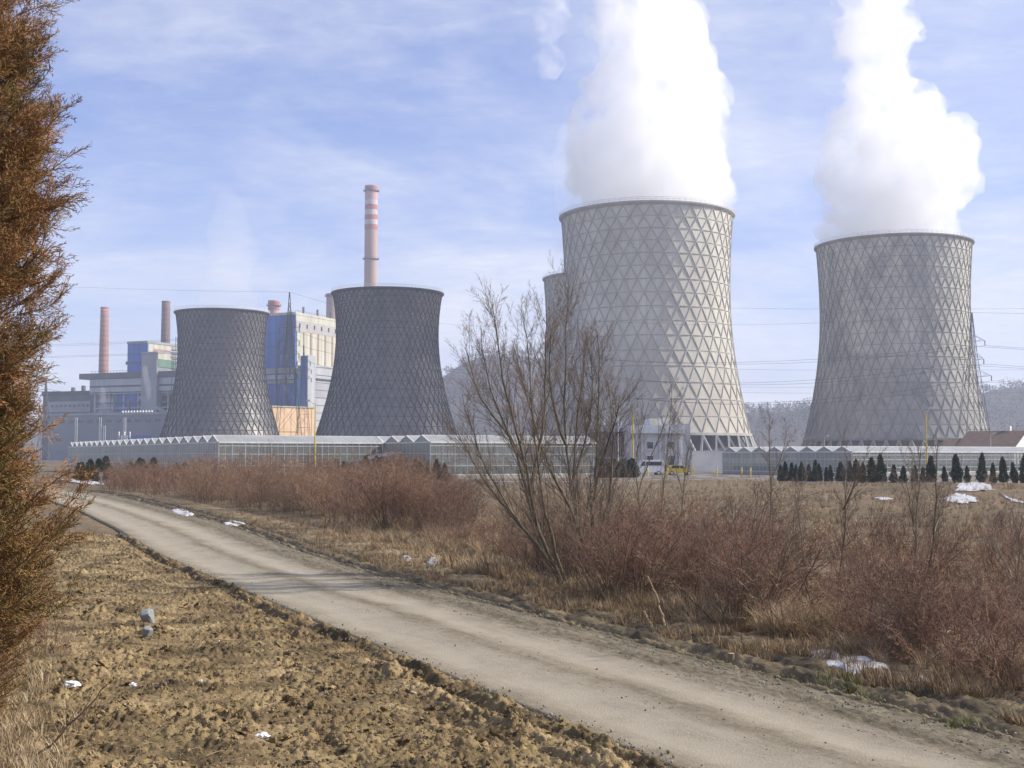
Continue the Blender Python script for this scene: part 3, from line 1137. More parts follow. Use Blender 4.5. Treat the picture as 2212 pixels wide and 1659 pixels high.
pw = 8.2
for k in range(10):
    y = 1.5 + k * pw
    MB().box(y, y + pw - 1.7, -.35, .1, z1 - 4, zt - 11.7, fr).build('cream_panel', M_CREAM, root)
    MB().box(y + pw - 1.65, y + pw - .05, -.6, .1, z1 - 4, zt - 11.7, fr).build('brown_pilaster', M_BROWN, root)
    MB().box(y + 2, y + 3.2, -.7, -.2, zt - 9.2, zt - 6.5, fr).build('window', M_GLASSD, root)
for k in range(3):
    MB().box(-.5, .1, 3 + k * .1, 4.0 + k * .1, zt - 40 + 14 * k, zt - 34 + 14 * k, fr).build('louvre', M_DGREY, root)
for k in range(3):
    MB().box(12 + 16 * k, 13 + 16 * k, 2, 3, zt, zt + 4.5, fr).build('roof_vent', M_STEEL, root)
for k, yy in enumerate((6, 13)):                  # pipe risers and ladder on the blue side, catwalk along the roof
    MB().segs(fr([(-.9, yy, 30)]), fr([(-.9, yy, zt - 6 - 12 * k)]), .55, .55, 8).build('pipe', M_STEEL, root)
ld = MB()
zz = np.arange(z1, zt, 1.6)
for yy in (2.0, 3.0):
    ld.segs(fr([(-.6, yy, z1)]), fr([(-.6, yy, zt + 1)]), .12, .12, 4)
ld.segs(fr(np.stack([zz * 0 - .6, zz * 0 + 2, zz], 1)), fr(np.stack([zz * 0 - .6, zz * 0 + 3, zz], 1)), .1, .1, 4)
ld.build('ladder', M_STEEL, root)
rl = MB()
xx = np.arange(0, ta, 3.0)
rl.segs(fr(np.stack([xx, xx * 0, xx * 0 + zt], 1)), fr(np.stack([xx, xx * 0, xx * 0 + zt + 1.2], 1)), .09, .09, 4)
rl.segs(fr([(0, 0, zt + 1.2)]), fr([(ta, 0, zt + 1.2)]), .09, .09, 4)
rl.build('railing', M_STEEL, root)
for k in range(6):
    MB().box(-.3, .05, 1.5 + k * 2.4, 1.65 + k * 2.4, z1, zt - 2, fr).build('cladding_joint', M_DGREY, root)
root, fr, c = plant('switch_house', 'stepped pale annex with bright blue stair wall before the tallest boiler house', 662, 765)
zt = vz(768, 765)
tb = reach(c, B_, 648)
MB().box(0, 9, 0, tb, 0, zt, fr).build('stair_tower', M_BLUE, root)
MB().box(.3, 8.8, -.5, .1, 8, zt + .3, fr).build('pale_front', M_LGREY, root)
MB().box(9, 60, .6, tb + 8, 0, zt - 6, fr).build('wall', M_GREY, root)
for k in range(11):
    z0 = 6 + k * 4.6
    if z0 + 3.9 < zt - 6.5:
        MB().box(10, 60, .2, .7, z0, z0 + 3.9, fr).build('cladding_panel', M_LGREY if k not in (8, 7) else M_GREY, root)
MB().box(10, 60, .05, .3, zt - 14.5, zt - 13, fr).build('window', M_GLASSD, root)
MB().box(8.8, 60.5, .2, tb + 8.4, zt - 6, zt - 5, fr).build('roof', M_LGREY, root)
sw = reach(c, B_, 636)
MB().box(2, 8, tb + .05, sw, 0, z3 + 16, fr).build('bright_blue_panel', M_SKYB, root)
root = thing('store_building', 'plain peach coloured store building between the two soot dark towers', 'building', (ux(630, 722), 722, 0))
fr = frame(ux(578, 722), 722, math.radians(42))
wd = reach((ux(578, 722), 722), (math.cos(math.radians(42)), math.sin(math.radians(42))), 678)
zt = vz(877, 730)
MB().box(0, wd, 0, 30, 0, zt - .8, fr).build('wall', M_PEACH, root)
MB().box(-.4, wd + .4, -.4, 30.4, zt - .8, zt, fr).build('roof', M_CREAM, root)
for k in range(7):
    MB().box(1.6 + k * 4.6, 1.8 + k * 4.6, -.15, .02, 1, zt - 1.2, fr).build('rainwater_pipe', M_CREAM, root)
MB().box(wd * .3, wd * .3 + 5, -.2, .02, 0, 5.5, fr).build('door', M_BROWN, root)
# ------------------------------------------------------------------ glasshouses
def glass(name, col, opac, rough=.15):
    t = NT(name)
    v = t.coord()
    n = t.noise(.25, 4, .6, v)
    p = t.n('ShaderNodeBsdfPrincipled')
    c = t.ramp(n, [(.3, tuple(x * .8 for x in col)), (.7, col)])
    t.l(c, p.inputs['Base Color'])
    p.inputs['Roughness'].default_value = rough
    p.inputs['Specular IOR Level'].default_value = .5
    tr = t.n('ShaderNodeBsdfTransparent')
    tr.inputs['Color'].default_value = (.95, .96, .95, 1)
    mx_ = t.n('ShaderNodeMixShader')
    t.l(t.math('ADD', t.math('MULTIPLY', n, .25), opac - .12, clamp=True), mx_.inputs[0])
    t.l(tr.outputs[0], mx_.inputs[1])
    t.l(p.outputs[0], mx_.inputs[2])
    t.l(mx_.outputs[0], t.out.inputs['Surface'])
    return t.m


M_ROOFG = glass('whitewashed_glass', (.37, .38, .375), .82, .35)
M_WALLG = glass('wall_glass', (.29, .31, .295), .44, .12)
M_GABLG = glass('gable_glass', (.33, .355, .335), .72, .3)
M_ALU = pmat('white_aluminium', (.64, .65, .63), (.50, .51, .50), 1.2, .5)
M_CROP = pmat('crop_mass_dark', (.05, .075, .035), (.028, .04, .02), 1.2)
M_SLAB = pmat('concrete_path', (.35, .34, .32), (.27, .26, .25), .6)
YG = math.atan2(.484, .875)


def glasshouse(label, corner, L, span, n, eave, rise, step=1.6, x0=0.0, front=True, base=0.0):
    root = thing('greenhouse', label, 'greenhouse', (corner[0], corner[1], base), 'glasshouses in front of the cooling towers')
    fr = frame(corner[0], corner[1], YG, base)
    D = span * n
    rf, fm, gbs = MB(), MB(), (MB(), MB())
    for i in range(n):
        y0, y1, ym = i * span, (i + 1) * span, (i + .5) * span
        rf.add(fr([(0, y0, eave), (L, y0, eave), (L, ym, eave + rise), (0, ym, eave + rise)]), [(0, 1, 2, 3)])
        rf.add(fr([(0, y1, eave), (L, y1, eave), (L, ym, eave + rise), (0, ym, eave + rise)]), [(3, 2, 1, 0)])
        fm.segs(fr([(-.05, ym, eave + rise)]), fr([(L + .05, ym, eave + rise)]), .06, .06, 4)
        fm.segs(fr([(0, y1, eave)]), fr([(L, y1, eave)]), .10, .10, 4)
        for xx, gb in zip((-.03, L + .03), gbs):
            gb.add(fr([(xx, y0, eave), (xx, y1, eave), (xx, ym, eave + rise)]), None, [(0, 1, 2)])
            fm.segs(fr([(xx, y0, eave), (xx, y1, eave)]), fr([(xx, ym, eave + rise), (xx, ym, eave + rise)]), .075, .075, 4)
            gb.add(fr([(xx, y0, .5), (xx, y1, .5), (xx, y1, eave), (xx, y0, eave)]), [(0, 1, 2, 3)])
            for k in range(1, 5):
                fm.segs(fr([(xx, y0 + span * k / 4, .4)]), fr([(xx, y0 + span * k / 4, eave)]), .016 if k < 4 else .032, .016 if k < 4 else .032, 4)
        xs_ = np.arange(1.0, L, 1.0)
        z0_ = fr(np.stack([xs_, xs_ * 0 + y0, xs_ * 0 + eave], 1))
        z1_ = fr(np.stack([xs_, xs_ * 0 + ym, xs_ * 0 + eave + rise], 1))
        if i < 4:
            fm.segs(z0_, z1_, .018, .018, 3)
    for yy in (-.03, D + .03):
        wl = MB()
        wl.add(fr([(0, yy, .5), (L, yy, .5), (L, yy, eave), (0, yy, eave)]), [(0, 1, 2, 3)])
        wl.build('glass_wall', M_WALLG, root)
        xs_ = np.arange(0, L + .1, step / 2)
        wv_ = np.where(np.arange(len(xs_)) % 2 == 0, .075, .035)
        fm.segs(fr(np.stack([xs_, xs_ * 0 + yy, xs_ * 0], 1)), fr(np.stack([xs_, xs_ * 0 + yy, xs_ * 0 + eave], 1)), wv_, wv_, 4)
        for zz, rr in ((.5, .07), (eave * .36, .04), (eave * .68, .04), (eave - .42, .04), (eave, .14)):
            fm.segs(fr([(0, yy, zz)]), fr([(L, yy, zz)]), rr, rr, 4)
    for xx in (-.03, L + .03):
        for zz, rr in ((.5, .06), (eave * .4, .035), (eave * .7, .035), (eave, .11)):
            fm.segs(fr([(xx, 0, zz)]), fr([(xx, D, zz)]), rr, rr, 4)
    # posts and gutters inside
    px_ = np.arange(3.2, L, 4.8)
    for i in range(1, n):
        fm.segs(fr(np.stack([px_, px_ * 0 + i * span, px_ * 0], 1)), fr(np.stack([px_, px_ * 0 + i * span, px_ * 0 + eave], 1)), .06, .06, 4)
    rf.build('glass_roof', M_ROOFG, root)
    for gb in gbs:
        gb.build('glass_gable', M_GABLG, root)
    fm.build('frame', M_ALU, root)
    ft = MB()
    for yy in (-.12, D - .12):
        ft.box(0, L, yy, yy + .24, -.3, .46, fr)
    for xx in (-.12, L - .12):
        ft.box(xx, xx + .24, .13, D - .13, -.3, .46, fr)
    ft.build('plinth', M_SLAB, root)
    MB().box(.3, L - .3, .3, D - .3, -.2, .06, fr).build('floor', M_SLAB, root)
    cr = MB()
    for k in range(int(D / 2.2)):
        yy = 1.4 + k * 2.2
        if yy + .7 < D:
            cr.box(1.5, L - 1.5, yy, yy + .8, .3, 1.0 + .5 * ((k * 7) % 5) / 5, fr)
    cr.build('crop_mass_added', M_CROP, root)  # dark crop mass added to darken what shows through the glass
    for k in range(3):
        MB().box(2.5, L - 3, 1.0 + 2.2 * k + 1.0, 1.0 + 2.2 * k + 1.3, 1.7 + .35 * k, 1.78 + .35 * k, fr).build('heating_pipe', M_ALU, root)
    return root, fr


GA = (ux(473, 150), 150.0)
aG, bG = np.array((math.cos(YG), math.sin(YG))), np.array((-math.sin(YG), math.cos(YG)))
glasshouse('longest glasshouse with many gables, before the soot dark towers', GA, 20.9, 4.4, 22, 4.3, .85)
GBc = np.array(GA) + aG * 21.1 - bG * 13.2
rootB, frB = glasshouse('glasshouse block with three gables standing forward, behind the willow', GBc, 22.8, 4.4, 12, 4.3, .85)
GC = (ux(1838, 170), 170.0)
glasshouse('low glasshouse behind the row of small dark conifers', GC, 72, 3.4, 8, 3.25, .75)

# shed roof between the blocks
sh_ = thing('garden_shed', 'small lean-to shed with slanted grey roof against the forward glasshouse', 'shed', at(800, 1025, 146) * [1, 1, 0])
fr = frame(ux(775, 146), 146, YG)
b = MB().box(0, 5, 0, 4, 0, 1.9, fr)
b.build('wall', M_LGREY, sh_)
MB().prism([(-.3, 1.92), (5.3, 3.0), (5.3, 3.12), (-.3, 2.04)], -.3, 4.3, 'y', fr).build('roof', pmat('shed_felt', (.13, .135, .14), (.09, .095, .10), .8, .9), sh_)
MB().box(1.5, 2.5, -.06, .02, 0, 1.75, fr).build('door', M_DGREY, sh_)

# ------------------------------------------------------------------ office, annex, walls, house
YO = 205.0


def ox(u):
    return ux(u, YO) - ux(1365, YO)


def oz(v):
    return vz(v, YO)


M_OFF = pmat('pale_render', (.60, .61, .62), (.50, .51, .52), .35, .8)
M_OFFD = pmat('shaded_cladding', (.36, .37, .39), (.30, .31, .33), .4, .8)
root = thing('office_building', 'white flat roofed office with square windows, behind the parked cars', 'office building', (ux(1365, YO), YO, 0))
fr = frame(ux(1365, YO), YO, math.radians(4))
W_ = ox(1477)
MB().box(0, W_, .6, 14, 0, oz(921), fr).build('wall', M_OFF, root)
MB().box(-.2, W_ + .2, -.25, 14.2, oz(936), oz(918), fr).build('canopy', M_OFF, root)
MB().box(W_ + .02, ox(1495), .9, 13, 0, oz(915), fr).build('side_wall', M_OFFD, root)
MB().box(ox(1412), ox(1443), 3, 8, oz(918), oz(903), fr).build('roof_box', M_OFF, root)
MB().box(ox(1419), ox(1427), 2.85, 3.02, oz(912), oz(907), fr).build('emblem', pmat('yellow_panel', (.65, .55, .12)), root)
for u0, u1 in ((1399, 1412), (1446, 1458)):
    for v0, v1 in ((969, 955), (1012, 985)):
        w_ = MB().box(ox(u0) - .1, ox(u1) + .1, .48, .62, oz(v0) - .1, oz(v1) + .1, fr).build('window', M_ALU, root)
        q = MB().box(ox(u0), ox(u1), .42, .47, oz(v0), oz(v1), fr).build('pane', M_GLASSD, root)
        q.parent = w_
        q.matrix_parent_inverse.identity()
    MB().box(ox(u0) - .3, ox(u1) + .3, .25, .6, oz(971), oz(969.6), fr).build('sill', M_LAMP, root)
for u0 in (1373, 1386, 1425, 1437, 1468):
    MB().box(ox(u0), ox(u0) + .35, .3, .6, 0, oz(937), fr).build('pilaster', M_OFF, root)
root = thing('annex_building', 'dark annex with tall narrow windows left of the white office', 'building', (ux(1300, YO + 8), YO + 8, 0))
fr = frame(ux(1286, YO + 8), YO + 8, math.radians(4))
wA = ux(1362, YO + 8) - ux(1286, YO + 8)
MB().box(0, wA, 0, 12, 0, oz(931), fr).build('wall', M_DGREY, root)
MB().box(-.2, wA + .1, -.3, 12.2, oz(931), oz(923), fr).build('roof', M_GREY, root)
for k in range(7):
    MB().box(.5 + k * .78, .95 + k * .78, -.08, .02, 2.5, oz(938), fr).build('window', M_GLASSD, root)
    MB().box(1.0 + k * .78, 1.15 + k * .78, -.14, .02, 2.2, oz(936), fr).build('mullion', M_GREY, root)
MB().prism([(-2.6, 2.1), (wA - .5, 2.1), (wA - .5, 2.6), (-2.6, 2.5)], -3.5, -.15, 'y', fr).build('porch_roof', pmat('blue_grey_sheet', (.25, .30, .38), (.2, .24, .3), .5), root)
MB().box(1.0, 3.8, -.4, -.16, 0, 2.0, fr).build('door', M_LAMP, root)
for k, (u0, u1, v0) in enumerate(((1306, 1325, 905), (1326, 1342, 908))):
    an = thing('antenna_rack', ('roof antenna rack with panel aerials, left of the office mast', 'roof antenna rack with panel aerials, right by the office mast')[k], 'antenna', (ux(u0, YO + 9), YO + 9, oz(923)))
    xa, xb = ux(u0, YO + 9), ux(u1, YO + 9)
    g = MB()
    za, zb2 = oz(923), oz(v0)
    for xx in (xa, (xa + xb) / 2, xb):
        g.segs([(xx, YO + 9, za)], [(xx, YO + 9, zb2)], .05, .05, 5)
    for zz in (za + .5, zb2 - .35):
        g.segs([(xa, YO + 9, zz)], [(xb, YO + 9, zz)], .05, .05, 5)
    g.build('pole', M_STEEL, an)
    for xx in (xa, xb):
        MB().box(xx - .12, xx + .12, YO + 8.7, YO + 8.9, zb2 - .9, zb2 + .2).build('aerial', M_LAMP, an)
ma = thing('mast', 'thin pale mast standing between the annex and the yellow lamp', 'mast', (ux(1335, YO - 6), YO - 6, 0))
MB().path([(ux(1335, YO - 6), YO - 6, z_) for z_ in (0, 5, oz(897))], [.09, .08, .05], 8).build('pole', M_ALU, ma)
MB().box(ux(1335, YO - 6) - .3, ux(1335, YO - 6) + .3, YO - 6.3, YO - 5.7, -.1, .25).build('foot', M_SLAB, ma)
lw = thing('perimeter_wall', 'low white wall below the legs of the large pale tower', 'wall', (ux(1500, 215), 215, 0))
fr = frame(ux(1494, 215), 215, 0)
wl_ = ux(1564, 215) - ux(1494, 215)
zt = vz(975, 215)
MB().box(0, wl_, 0, .4, -.1, zt, fr).build('wall', pmat('whitewash', (.74, .73, .70), (.62, .61, .59), .5), lw)
MB().box(-.06, wl_ + .06, -.08, .48, zt, zt + .12, fr).build('coping', M_OFF, lw)

hs = thing('house', 'white house with brown tiled roof behind the low glasshouse', 'house', (ux(2180, 250), 250, 0))
YH = 250.0
M_TILE = pmat('brown_tiles', (.15, .10, .08), (.10, .07, .056), 1.2, .85)
M_WALLW = pmat('house_render', (.72, .69, .64), (.64, .61, .57), .5)
zt, ze = vz(932, YH), vz(966, YH)
fr = frame(ux(2216, YH), YH, math.radians(140))
hb = 7.0
MB().box(.25, 11, -hb + .5, hb - .5, -.2, ze, fr).build('wall', M_WALLW, hs)
MB().prism([(-hb + .5, ze), (hb - .5, ze), (0, zt - .25)], .25, .6, 'x', fr).build('gable_wall', M_WALLW, hs)
for s_ in (1, -1):
    MB().prism([(s_ * (hb + .4), ze - .35), (0, zt - .05), (0, zt + .2), (s_ * (hb + .4), ze - .1)], -.3, 11.4, 'x', fr).build('roof', M_TILE, hs)
    MB().prism([(s_ * (hb + .45), ze - .5), (0, zt - .16), (0, zt + .22), (s_ * (hb + .45), ze - .08)], -.42, -.31, 'x', fr).build('barge_board', M_LAMP, hs)
zw = vz(949, YH)
MB().box(11.5, 15, -2, hb - .8, -.2, vz(967, YH), fr).build('wing_wall', M_WALLW, hs)
for s_ in (1, -1):
    MB().prism([(2 + s_ * 4.6, vz(968, YH)), (2, zw), (2, zw + .25), (2 + s_ * 4.6, vz(966, YH))], 11.5, 15.3, 'x', fr).build('wing_roof', M_TILE, hs)
MB().box(3, 3.9, -.6, .2, zt - 1.4, zt + 1.1, fr).build('chimney', M_WALLW, hs)
for k in range(3):
    MB().box(.18, .3, -3.6 + k * 2.8, -2.4 + k * 2.8, 1.0, 2.2, fr).build('window', M_GLASSD, hs)

# ------------------------------------------------------------------ pylons and wires
def pylon(label, u, Y, vtop, base_w, arms, waist=.45, r_=.075):
    zt = vz(vtop, Y, u)
    X = ux(u, Y)
    root = thing('pylon', label, 'pylon', (X, Y, 0), 'steel lattice pylons')
    g = MB()

    def hw(z_):
        f_ = z_ / zt
        return base_w / 2 * (1 - f_ / .72 * (1 - waist * .5)) if f_ < .72 else base_w / 2 * waist * .5 * (1 - (f_ - .72) / .28 * .92)
    zs_ = [0]
    while zs_[-1] < zt * .97:
        zs_.append(zs_[-1] + max(hw(zs_[-1]) * 2.4, 1.6))
    zs_[-1] = zt
    C4 = [(-1, -1), (1, -1), (1, 1), (-1, 1)]
    for a_, b_ in zip(zs_[:-1], zs_[1:]):
        ha, hb = hw(a_), hw(b_)
        for k in range(4):
            c0, c1 = C4[k], C4[(k + 1) % 4]
            g.segs([(c0[0] * ha, c0[1] * ha, a_)], [(c0[0] * hb, c0[1] * hb, b_)], r_, r_, 4)
            g.segs([(c0[0] * ha, c0[1] * ha, a_), (c1[0] * ha, c1[1] * ha, a_)], [(c1[0] * hb, c1[1] * hb, b_), (c0[0] * hb, c0[1] * hb, b_)], r_ * .5, r_ * .5, 3)
            g.segs([(c0[0] * hb, c0[1] * hb, b_)], [(c1[0] * hb, c1[1] * hb, b_)], r_ * .5, r_ * .5, 3)
    g.build('lattice_body', M_PYL, root, local=True)
    tips = []
    for v, wl_, wr in arms:
        z_ = vz(v, Y, u)
        h_ = hw(z_)
        for s_, w_ in ((-1, wl_), (1, wr)):
            if w_ <= 0:
                continue
            am = MB()
            tip = (s_ * w_, 0, z_ + .15)
            for q in (-1, 1):
                am.segs([(s_ * h_, q * h_, z_)], [tip], r_ * .8, r_ * .6, 4)
                am.segs([(s_ * h_, q * h_, z_ + 1.5)], [tip], r_ * .7, r_ * .5, 4)
                am.segs([(s_ * (h_ + (w_ - h_) * .5), q * h_ * .5, z_)], [(s_ * (h_ + (w_ - h_) * .5), q * h_ * .5, z_ + .8)], r_ * .4, r_ * .4, 3)
            tips.append((X + s_ * w_, Y, z_ - 1.2))
            am.segs([(s_ * w_, 0, z_ + .1)], [(s_ * w_, 0, z_ - 1.2)], .13, .13, 6)
            am.build('cross_arm', M_PYL, root, local=True)
    return tips, (X, Y, zt)


M_PYL = pmat('weathered_pylon_steel', (.15, .155, .15), (.10, .105, .10), .4, .7, metal=.2)
M_WIRE = pmat('wire', (.10, .10, .11), None, 1, .6)
tA, pA = pylon('tall dark lattice pylon before the blue boiler house', 623, 330, 631, 7.4, [(737, 2.6, 2.6), (708, 2.6, 2.6), (765, 2.6, 2.6)])
tB, pB = pylon('smaller lattice pylon just right of the tall one, before the striped boiler house', 655, 430, 746, 5.6, [(800, 2.6, 2.6), (782, 2.2, 2.2), (818, 2.6, 2.6)])
tC, pC = pylon('grey lattice pylon seen through the willow branches', 1249, 410, 690, 6.0, [(764, 3.2, 3.2), (800, 4.2, 4.2), (836, 3.2, 3.2)])
tD, pD = pylon('grey lattice pylon standing against the side of the stained grey tower', 2104, 350, 675, 8.2, [(737, 2.0, 3.4), (777, 5.0, 3.0), (787 + 26, 2.0, 5.0)])
tE, pE = pylon('small distant pylon beyond the brown cypress', 98, 760, 817, 8, [(846, 9, 9), (826, 6, 6)], r_=.2)


def wire(p, q, sag, label, r_=.035):
    p, q = np.array(p, float), np.array(q, float)
    t_ = np.linspace(0, 1, 24)[:, None]
    pts = p * (1 - t_) + q * t_
    pts[:, 2] -= sag * 4 * (t_ * (1 - t_))[:, 0]
    o = MB().path(pts, r_, 4).build('power_line', M_WIRE)
    tag(o, label, 'power line', 'overhead power lines')


LW1 = 'thin overhead wire strung between the willow pylon and the stained tower pylon'
for k, i in enumerate((0, 1, 2, 3, 4, 5)):
    wire(tC[i], tD[i], 3.0 + .5 * k, LW1, .05)
wire(pC, pD, 2.5, 'topmost thin wire linking the tips of the willow and stained tower pylons', .035)
LW2 = 'thin overhead wire leaving the stained tower pylon over the brown roofed house'
for k, i in enumerate((0, 1, 2, 3, 4, 5)):
    wire(tD[i], (tD[i][0] + 150, 300 - 4 * i, tD[i][2] - 1.5 + k * .3), 4, LW2, .045)
wire(pD, (pD[0] + 150, 300, pD[2] + 2), 3, 'topmost wire leaving the tip of the stained tower pylon', .035)
LW3 = 'thin overhead wire running from the tall boiler house pylon past the long hall'
for k, i in enumerate((0, 1, 2, 3)):
    wire(tA[i], (-330, 520 + 12 * k, 48 + 6 * (k // 2)), 4, LW3, .034)
wire(pA, (-330, 520, 84), 3, 'topmost wire rising from the tall boiler house pylon tip past the chimneys', .03)
LW4 = 'thin overhead wire linking the tall boiler house pylon with the willow pylon'
for k in (1, 3, 5):
    wire(tA[k], tC[k], 5, LW4, .045)
wire(pA, pC, 5, 'topmost wire linking the tall boiler house pylon tip to the willow pylon', .035)
LW5 = 'faint distant wire crossing the sky behind the two big towers'
for v in (660, 792, 830, 842):
    wire(at(1150, v - 4, 760), at(2400, v + 4, 700), 2, LW5, .07)

# white substation insulator posts at the far left
for k, (u, vt, wd) in enumerate(((165, 905, 1), (217, 906, 2), (270, 904, 3))):
    root = thing('substation_post', ('single pale lattice substation post beside the brown conifer', 'pair of pale lattice substation posts, middle of three',
                 'pale substation post with clustered white insulators, nearest the dark tower')[k], 'substation post', (ux(u, 330), 330, 0), 'pale substation posts')
    X = ux(u, 330)
    zt = vz(vt, 330)
    for j in range(2 if wd == 2 else 1):
        g = MB()
        xo = j * 1.1
        zz = np.arange(0, zt - (2 if j else 0), .7)
        for sx in (-.25, .25):
            g.segs(np.stack([zz * 0 + X + sx + xo, zz * 0 + 330, zz], 1), np.stack([zz * 0 + X + sx + xo, zz * 0 + 330, zz + .7], 1), .07, .07, 4)
        g.segs(np.stack([zz * 0 + X - .25 + xo, zz * 0 + 330, zz], 1), np.stack([zz * 0 + X + .25 + xo, zz * 0 + 330, zz + .7], 1), .06, .06, 4)
        g.build('lattice_post', M_LAMP, root)
    if wd == 3:
        for j in range(5):
            zi = zt - 3.5 - (j % 2)
            xo = (j - 2) * .7
            MB().lathe([(.05, 0), (.2, .3), (.1, .4), (.22, .9), (.1, 1.0), (.22, 1.5), (.08, 1.7)], 10, (X + xo, 329.8, zi - 1.6)).build('insulator', M_LAMP, root)
        MB().box(X - 1.7, X + 1.7, 329.7, 330.1, zt - 6.3, zt - 6.05).build('cross_bar', M_LAMP, root)
        MB().box(X - 1.5, X - 1.3, 329.7, 330.1, 0, zt - 6.3).build('post', M_LAMP, root)

# ------------------------------------------------------------------ lamp posts, bollards, signs
M_YEL = pmat('yellow_paint', (.62, .47, .07), (.52, .38, .05), 1.5, .5)
M_LENS = pmat('lamp_glass', (.75, .78, .8), None, 2, .2)


def lamp_post(label, u, vtop, Y, m_, arm, r_=.085, grp='street lamps by the glasshouses'):
    X = ux(u, Y)
    zt = vz(vtop, Y)
    root = thing('street_lamp', label, 'street lamp', (X, Y, 0), grp)
    MB().path([(X, Y, -.1), (X, Y, .9), (X, Y, .95), (X, Y, zt * .6), (X, Y, zt)], [r_ * 1.5, r_ * 1.5, r_, r_ * .9, r_ * .7], 10).build('pole', m_, root)
    th = np.linspace(0, 1.4, 7)
    pts = np.stack([X + np.sign(arm) * abs(arm) * np.sin(th), th * 0 + Y, zt - .02 + .45 * (1 - np.cos(th))], 1)
    MB().path(pts, r_ * .5, 8).build('arm', M_ALU, root)
    e = pts[-1]
    hd = MB()
    hd.prism([(0, 0), (np.sign(arm) * .55, .03), (np.sign(arm) * .5, .16), (np.sign(arm) * .1, .17)], e[1] - .14, e[1] + .14, 'y', lambda p: p + np.array([e[0], 0, e[2] - .08]))
    h_ = hd.build('lamp_head', M_ALU, root)
    MB().box(e[0] + min(0, np.sign(arm) * .5) + .03, e[0] + max(0, np.sign(arm) * .5) - .03, e[1] - .1, e[1] + .1, e[2] - .13, e[2] - .08).build('lamp_lens', M_LENS, root)


lamp_post('yellow street lamp in front of the longest glasshouse', 681, 872, 140, M_YEL, -.5)
lamp_post('yellow street lamp beside the corner of the white office', 1367, 888, 190, M_YEL, .5, .12)
lamp_post('yellow street lamp rising out of the dark conifer row', 2000, 888, 133, M_YEL, .4)
lamp_post('thin grey street lamp behind the gables of the low glasshouse', 1780, 945, 240, M_ALU, .5, .07)
lamp_post('thin grey street lamp near the brown roofed house', 2139, 940, 240, M_ALU, .5, .07)
for k, (u, Y) in enumerate(((1547, 168), (1601, 160), (1620, 160), (1441, 172), (1398, 172))):
    X = ux(u, Y)
    root = thing('bollard', ('short yellow bollard alone before the low white wall', 'left one of two yellow gate bollards before the low glasshouse', 'right one of two yellow gate bollards before the low glasshouse',
                 'short yellow bollard beside the yellow car', 'short yellow bollard beside the white car')[k], 'bollard', (X, Y, 0), 'yellow bollards along the yard')
    MB().lathe([(.09, -.1), (.09, 1.25), (.07, 1.32), (.0, 1.33)], 12, (X, Y, 0)).build('post', M_YEL, root)
    MB().lathe([(.095, .9), (.095, 1.05)], 12, (X, Y, 0), False).build('reflector_band', M_LAMP, root)
    MB().lathe([(.16, -.05), (.16, .06), (.09, .08)], 12, (X, Y, 0)).build('foot', M_SLAB, root)
p = gnd(218, 1048)
sg = thing('marker_post', 'small pale green marker post by the far end of the track', 'post', (p[0], p[1], 0))
MB().box(p[0] - .06, p[0] + .06, p[1] - .06, p[1] + .06, -.1, vz(1021, p[1])).build('post', pmat('post_green', (.42, .50, .42), (.34, .42, .35), 4), sg)
MB().box(p[0] - .16, p[0] + .16, p[1] - .1, p[1] - .065, vz(1030, p[1]), vz(1020, p[1])).build('plate', pmat('plate_green', (.62, .66, .55), (.5, .55, .45), 4), sg)


# ------------------------------------------------------------------ parked cars
def car(name, label, cat, u, Y, yaw, col, van=False):
    X = ux(u, Y)
    root = thing(name, label, cat, (X, Y, 0), 'cars parked before the office')
    fr = frame(X, Y, yaw)
    paint = pmat(name + '_paint', col, tuple(c * .85 for c in col), 1, .25, spec=.5)
    if van:
        body = [(-2.3, .35), (2.2, .35), (2.3, .8), (2.0, 1.15), (1.35, 1.3), (.9, 2.1), (-2.2, 2.15), (-2.35, 1.2)]
        win = [(.55, 1.3), (1.2, 1.3), (.8, 1.95), (.55, 1.95)]
        win2 = [(-1.9, 1.35), (.35, 1.35), (.35, 1.9), (-1.9, 1.9)]
        wx = (-1.45, 1.45)
    else:
        body = [(-1.9, .32), (1.85, .32), (1.95, .6), (1.85, .8), (.95, .95), (.35, 1.4), (-1.2, 1.45), (-1.75, 1.0), (-1.95, .85)]
        win = [(-.05, .98), (.75, .98), (.3, 1.33), (-.05, 1.35)]
        win2 = [(-1.35, .98), (-.15, .98), (-.15, 1.36), (-1.1, 1.37)]
        wx = (-1.2, 1.2)
    MB().prism(body, -.8, .8, 'y', fr).build('body', paint, root)
    for s_ in (-.815, .805):
        for w_ in (win, win2):
            MB().prism(w_, s_, s_ + .01, 'y', fr).build('window', M_GLASSD, root)
    for x_ in wx:
        for s_ in (-.83, .63):
            def fw(p_, x_=x_, s_=s_):
                p_ = np.asarray(p_)
                return fr(np.stack([x_ + p_[:, 0], s_ + p_[:, 2], .31 + p_[:, 1]], 1))
            m_ = MB()
            m_.lathe([(.31, 0), (.31, .2)], 18)
            v_ = fw(m_.v[0])
            mm = MB()
            mm.v, mm.q, mm.t, mm.a, mm.n = [v_], m_.q, m_.t, m_.a, m_.n
            wo = mm.build('wheel', M_DGREY, root)
            m_ = MB()
            m_.lathe([(.19, -.02), (.19, .22)], 14)
            mm = MB()
            mm.v, mm.q, mm.t, mm.a, mm.n = [fw(m_.v[0])], m_.q, m_.t, m_.a, m_.n
            ro = mm.build('rim', M_ALU, root)
            ro.parent = wo
    fx = body[2][0]
    for s_ in (-.72, .42):
        MB().box(fx - .12, fx + .0, s_, s_ + .3, .62, .76, fr).build('headlight', M_LENS, root)
    return root


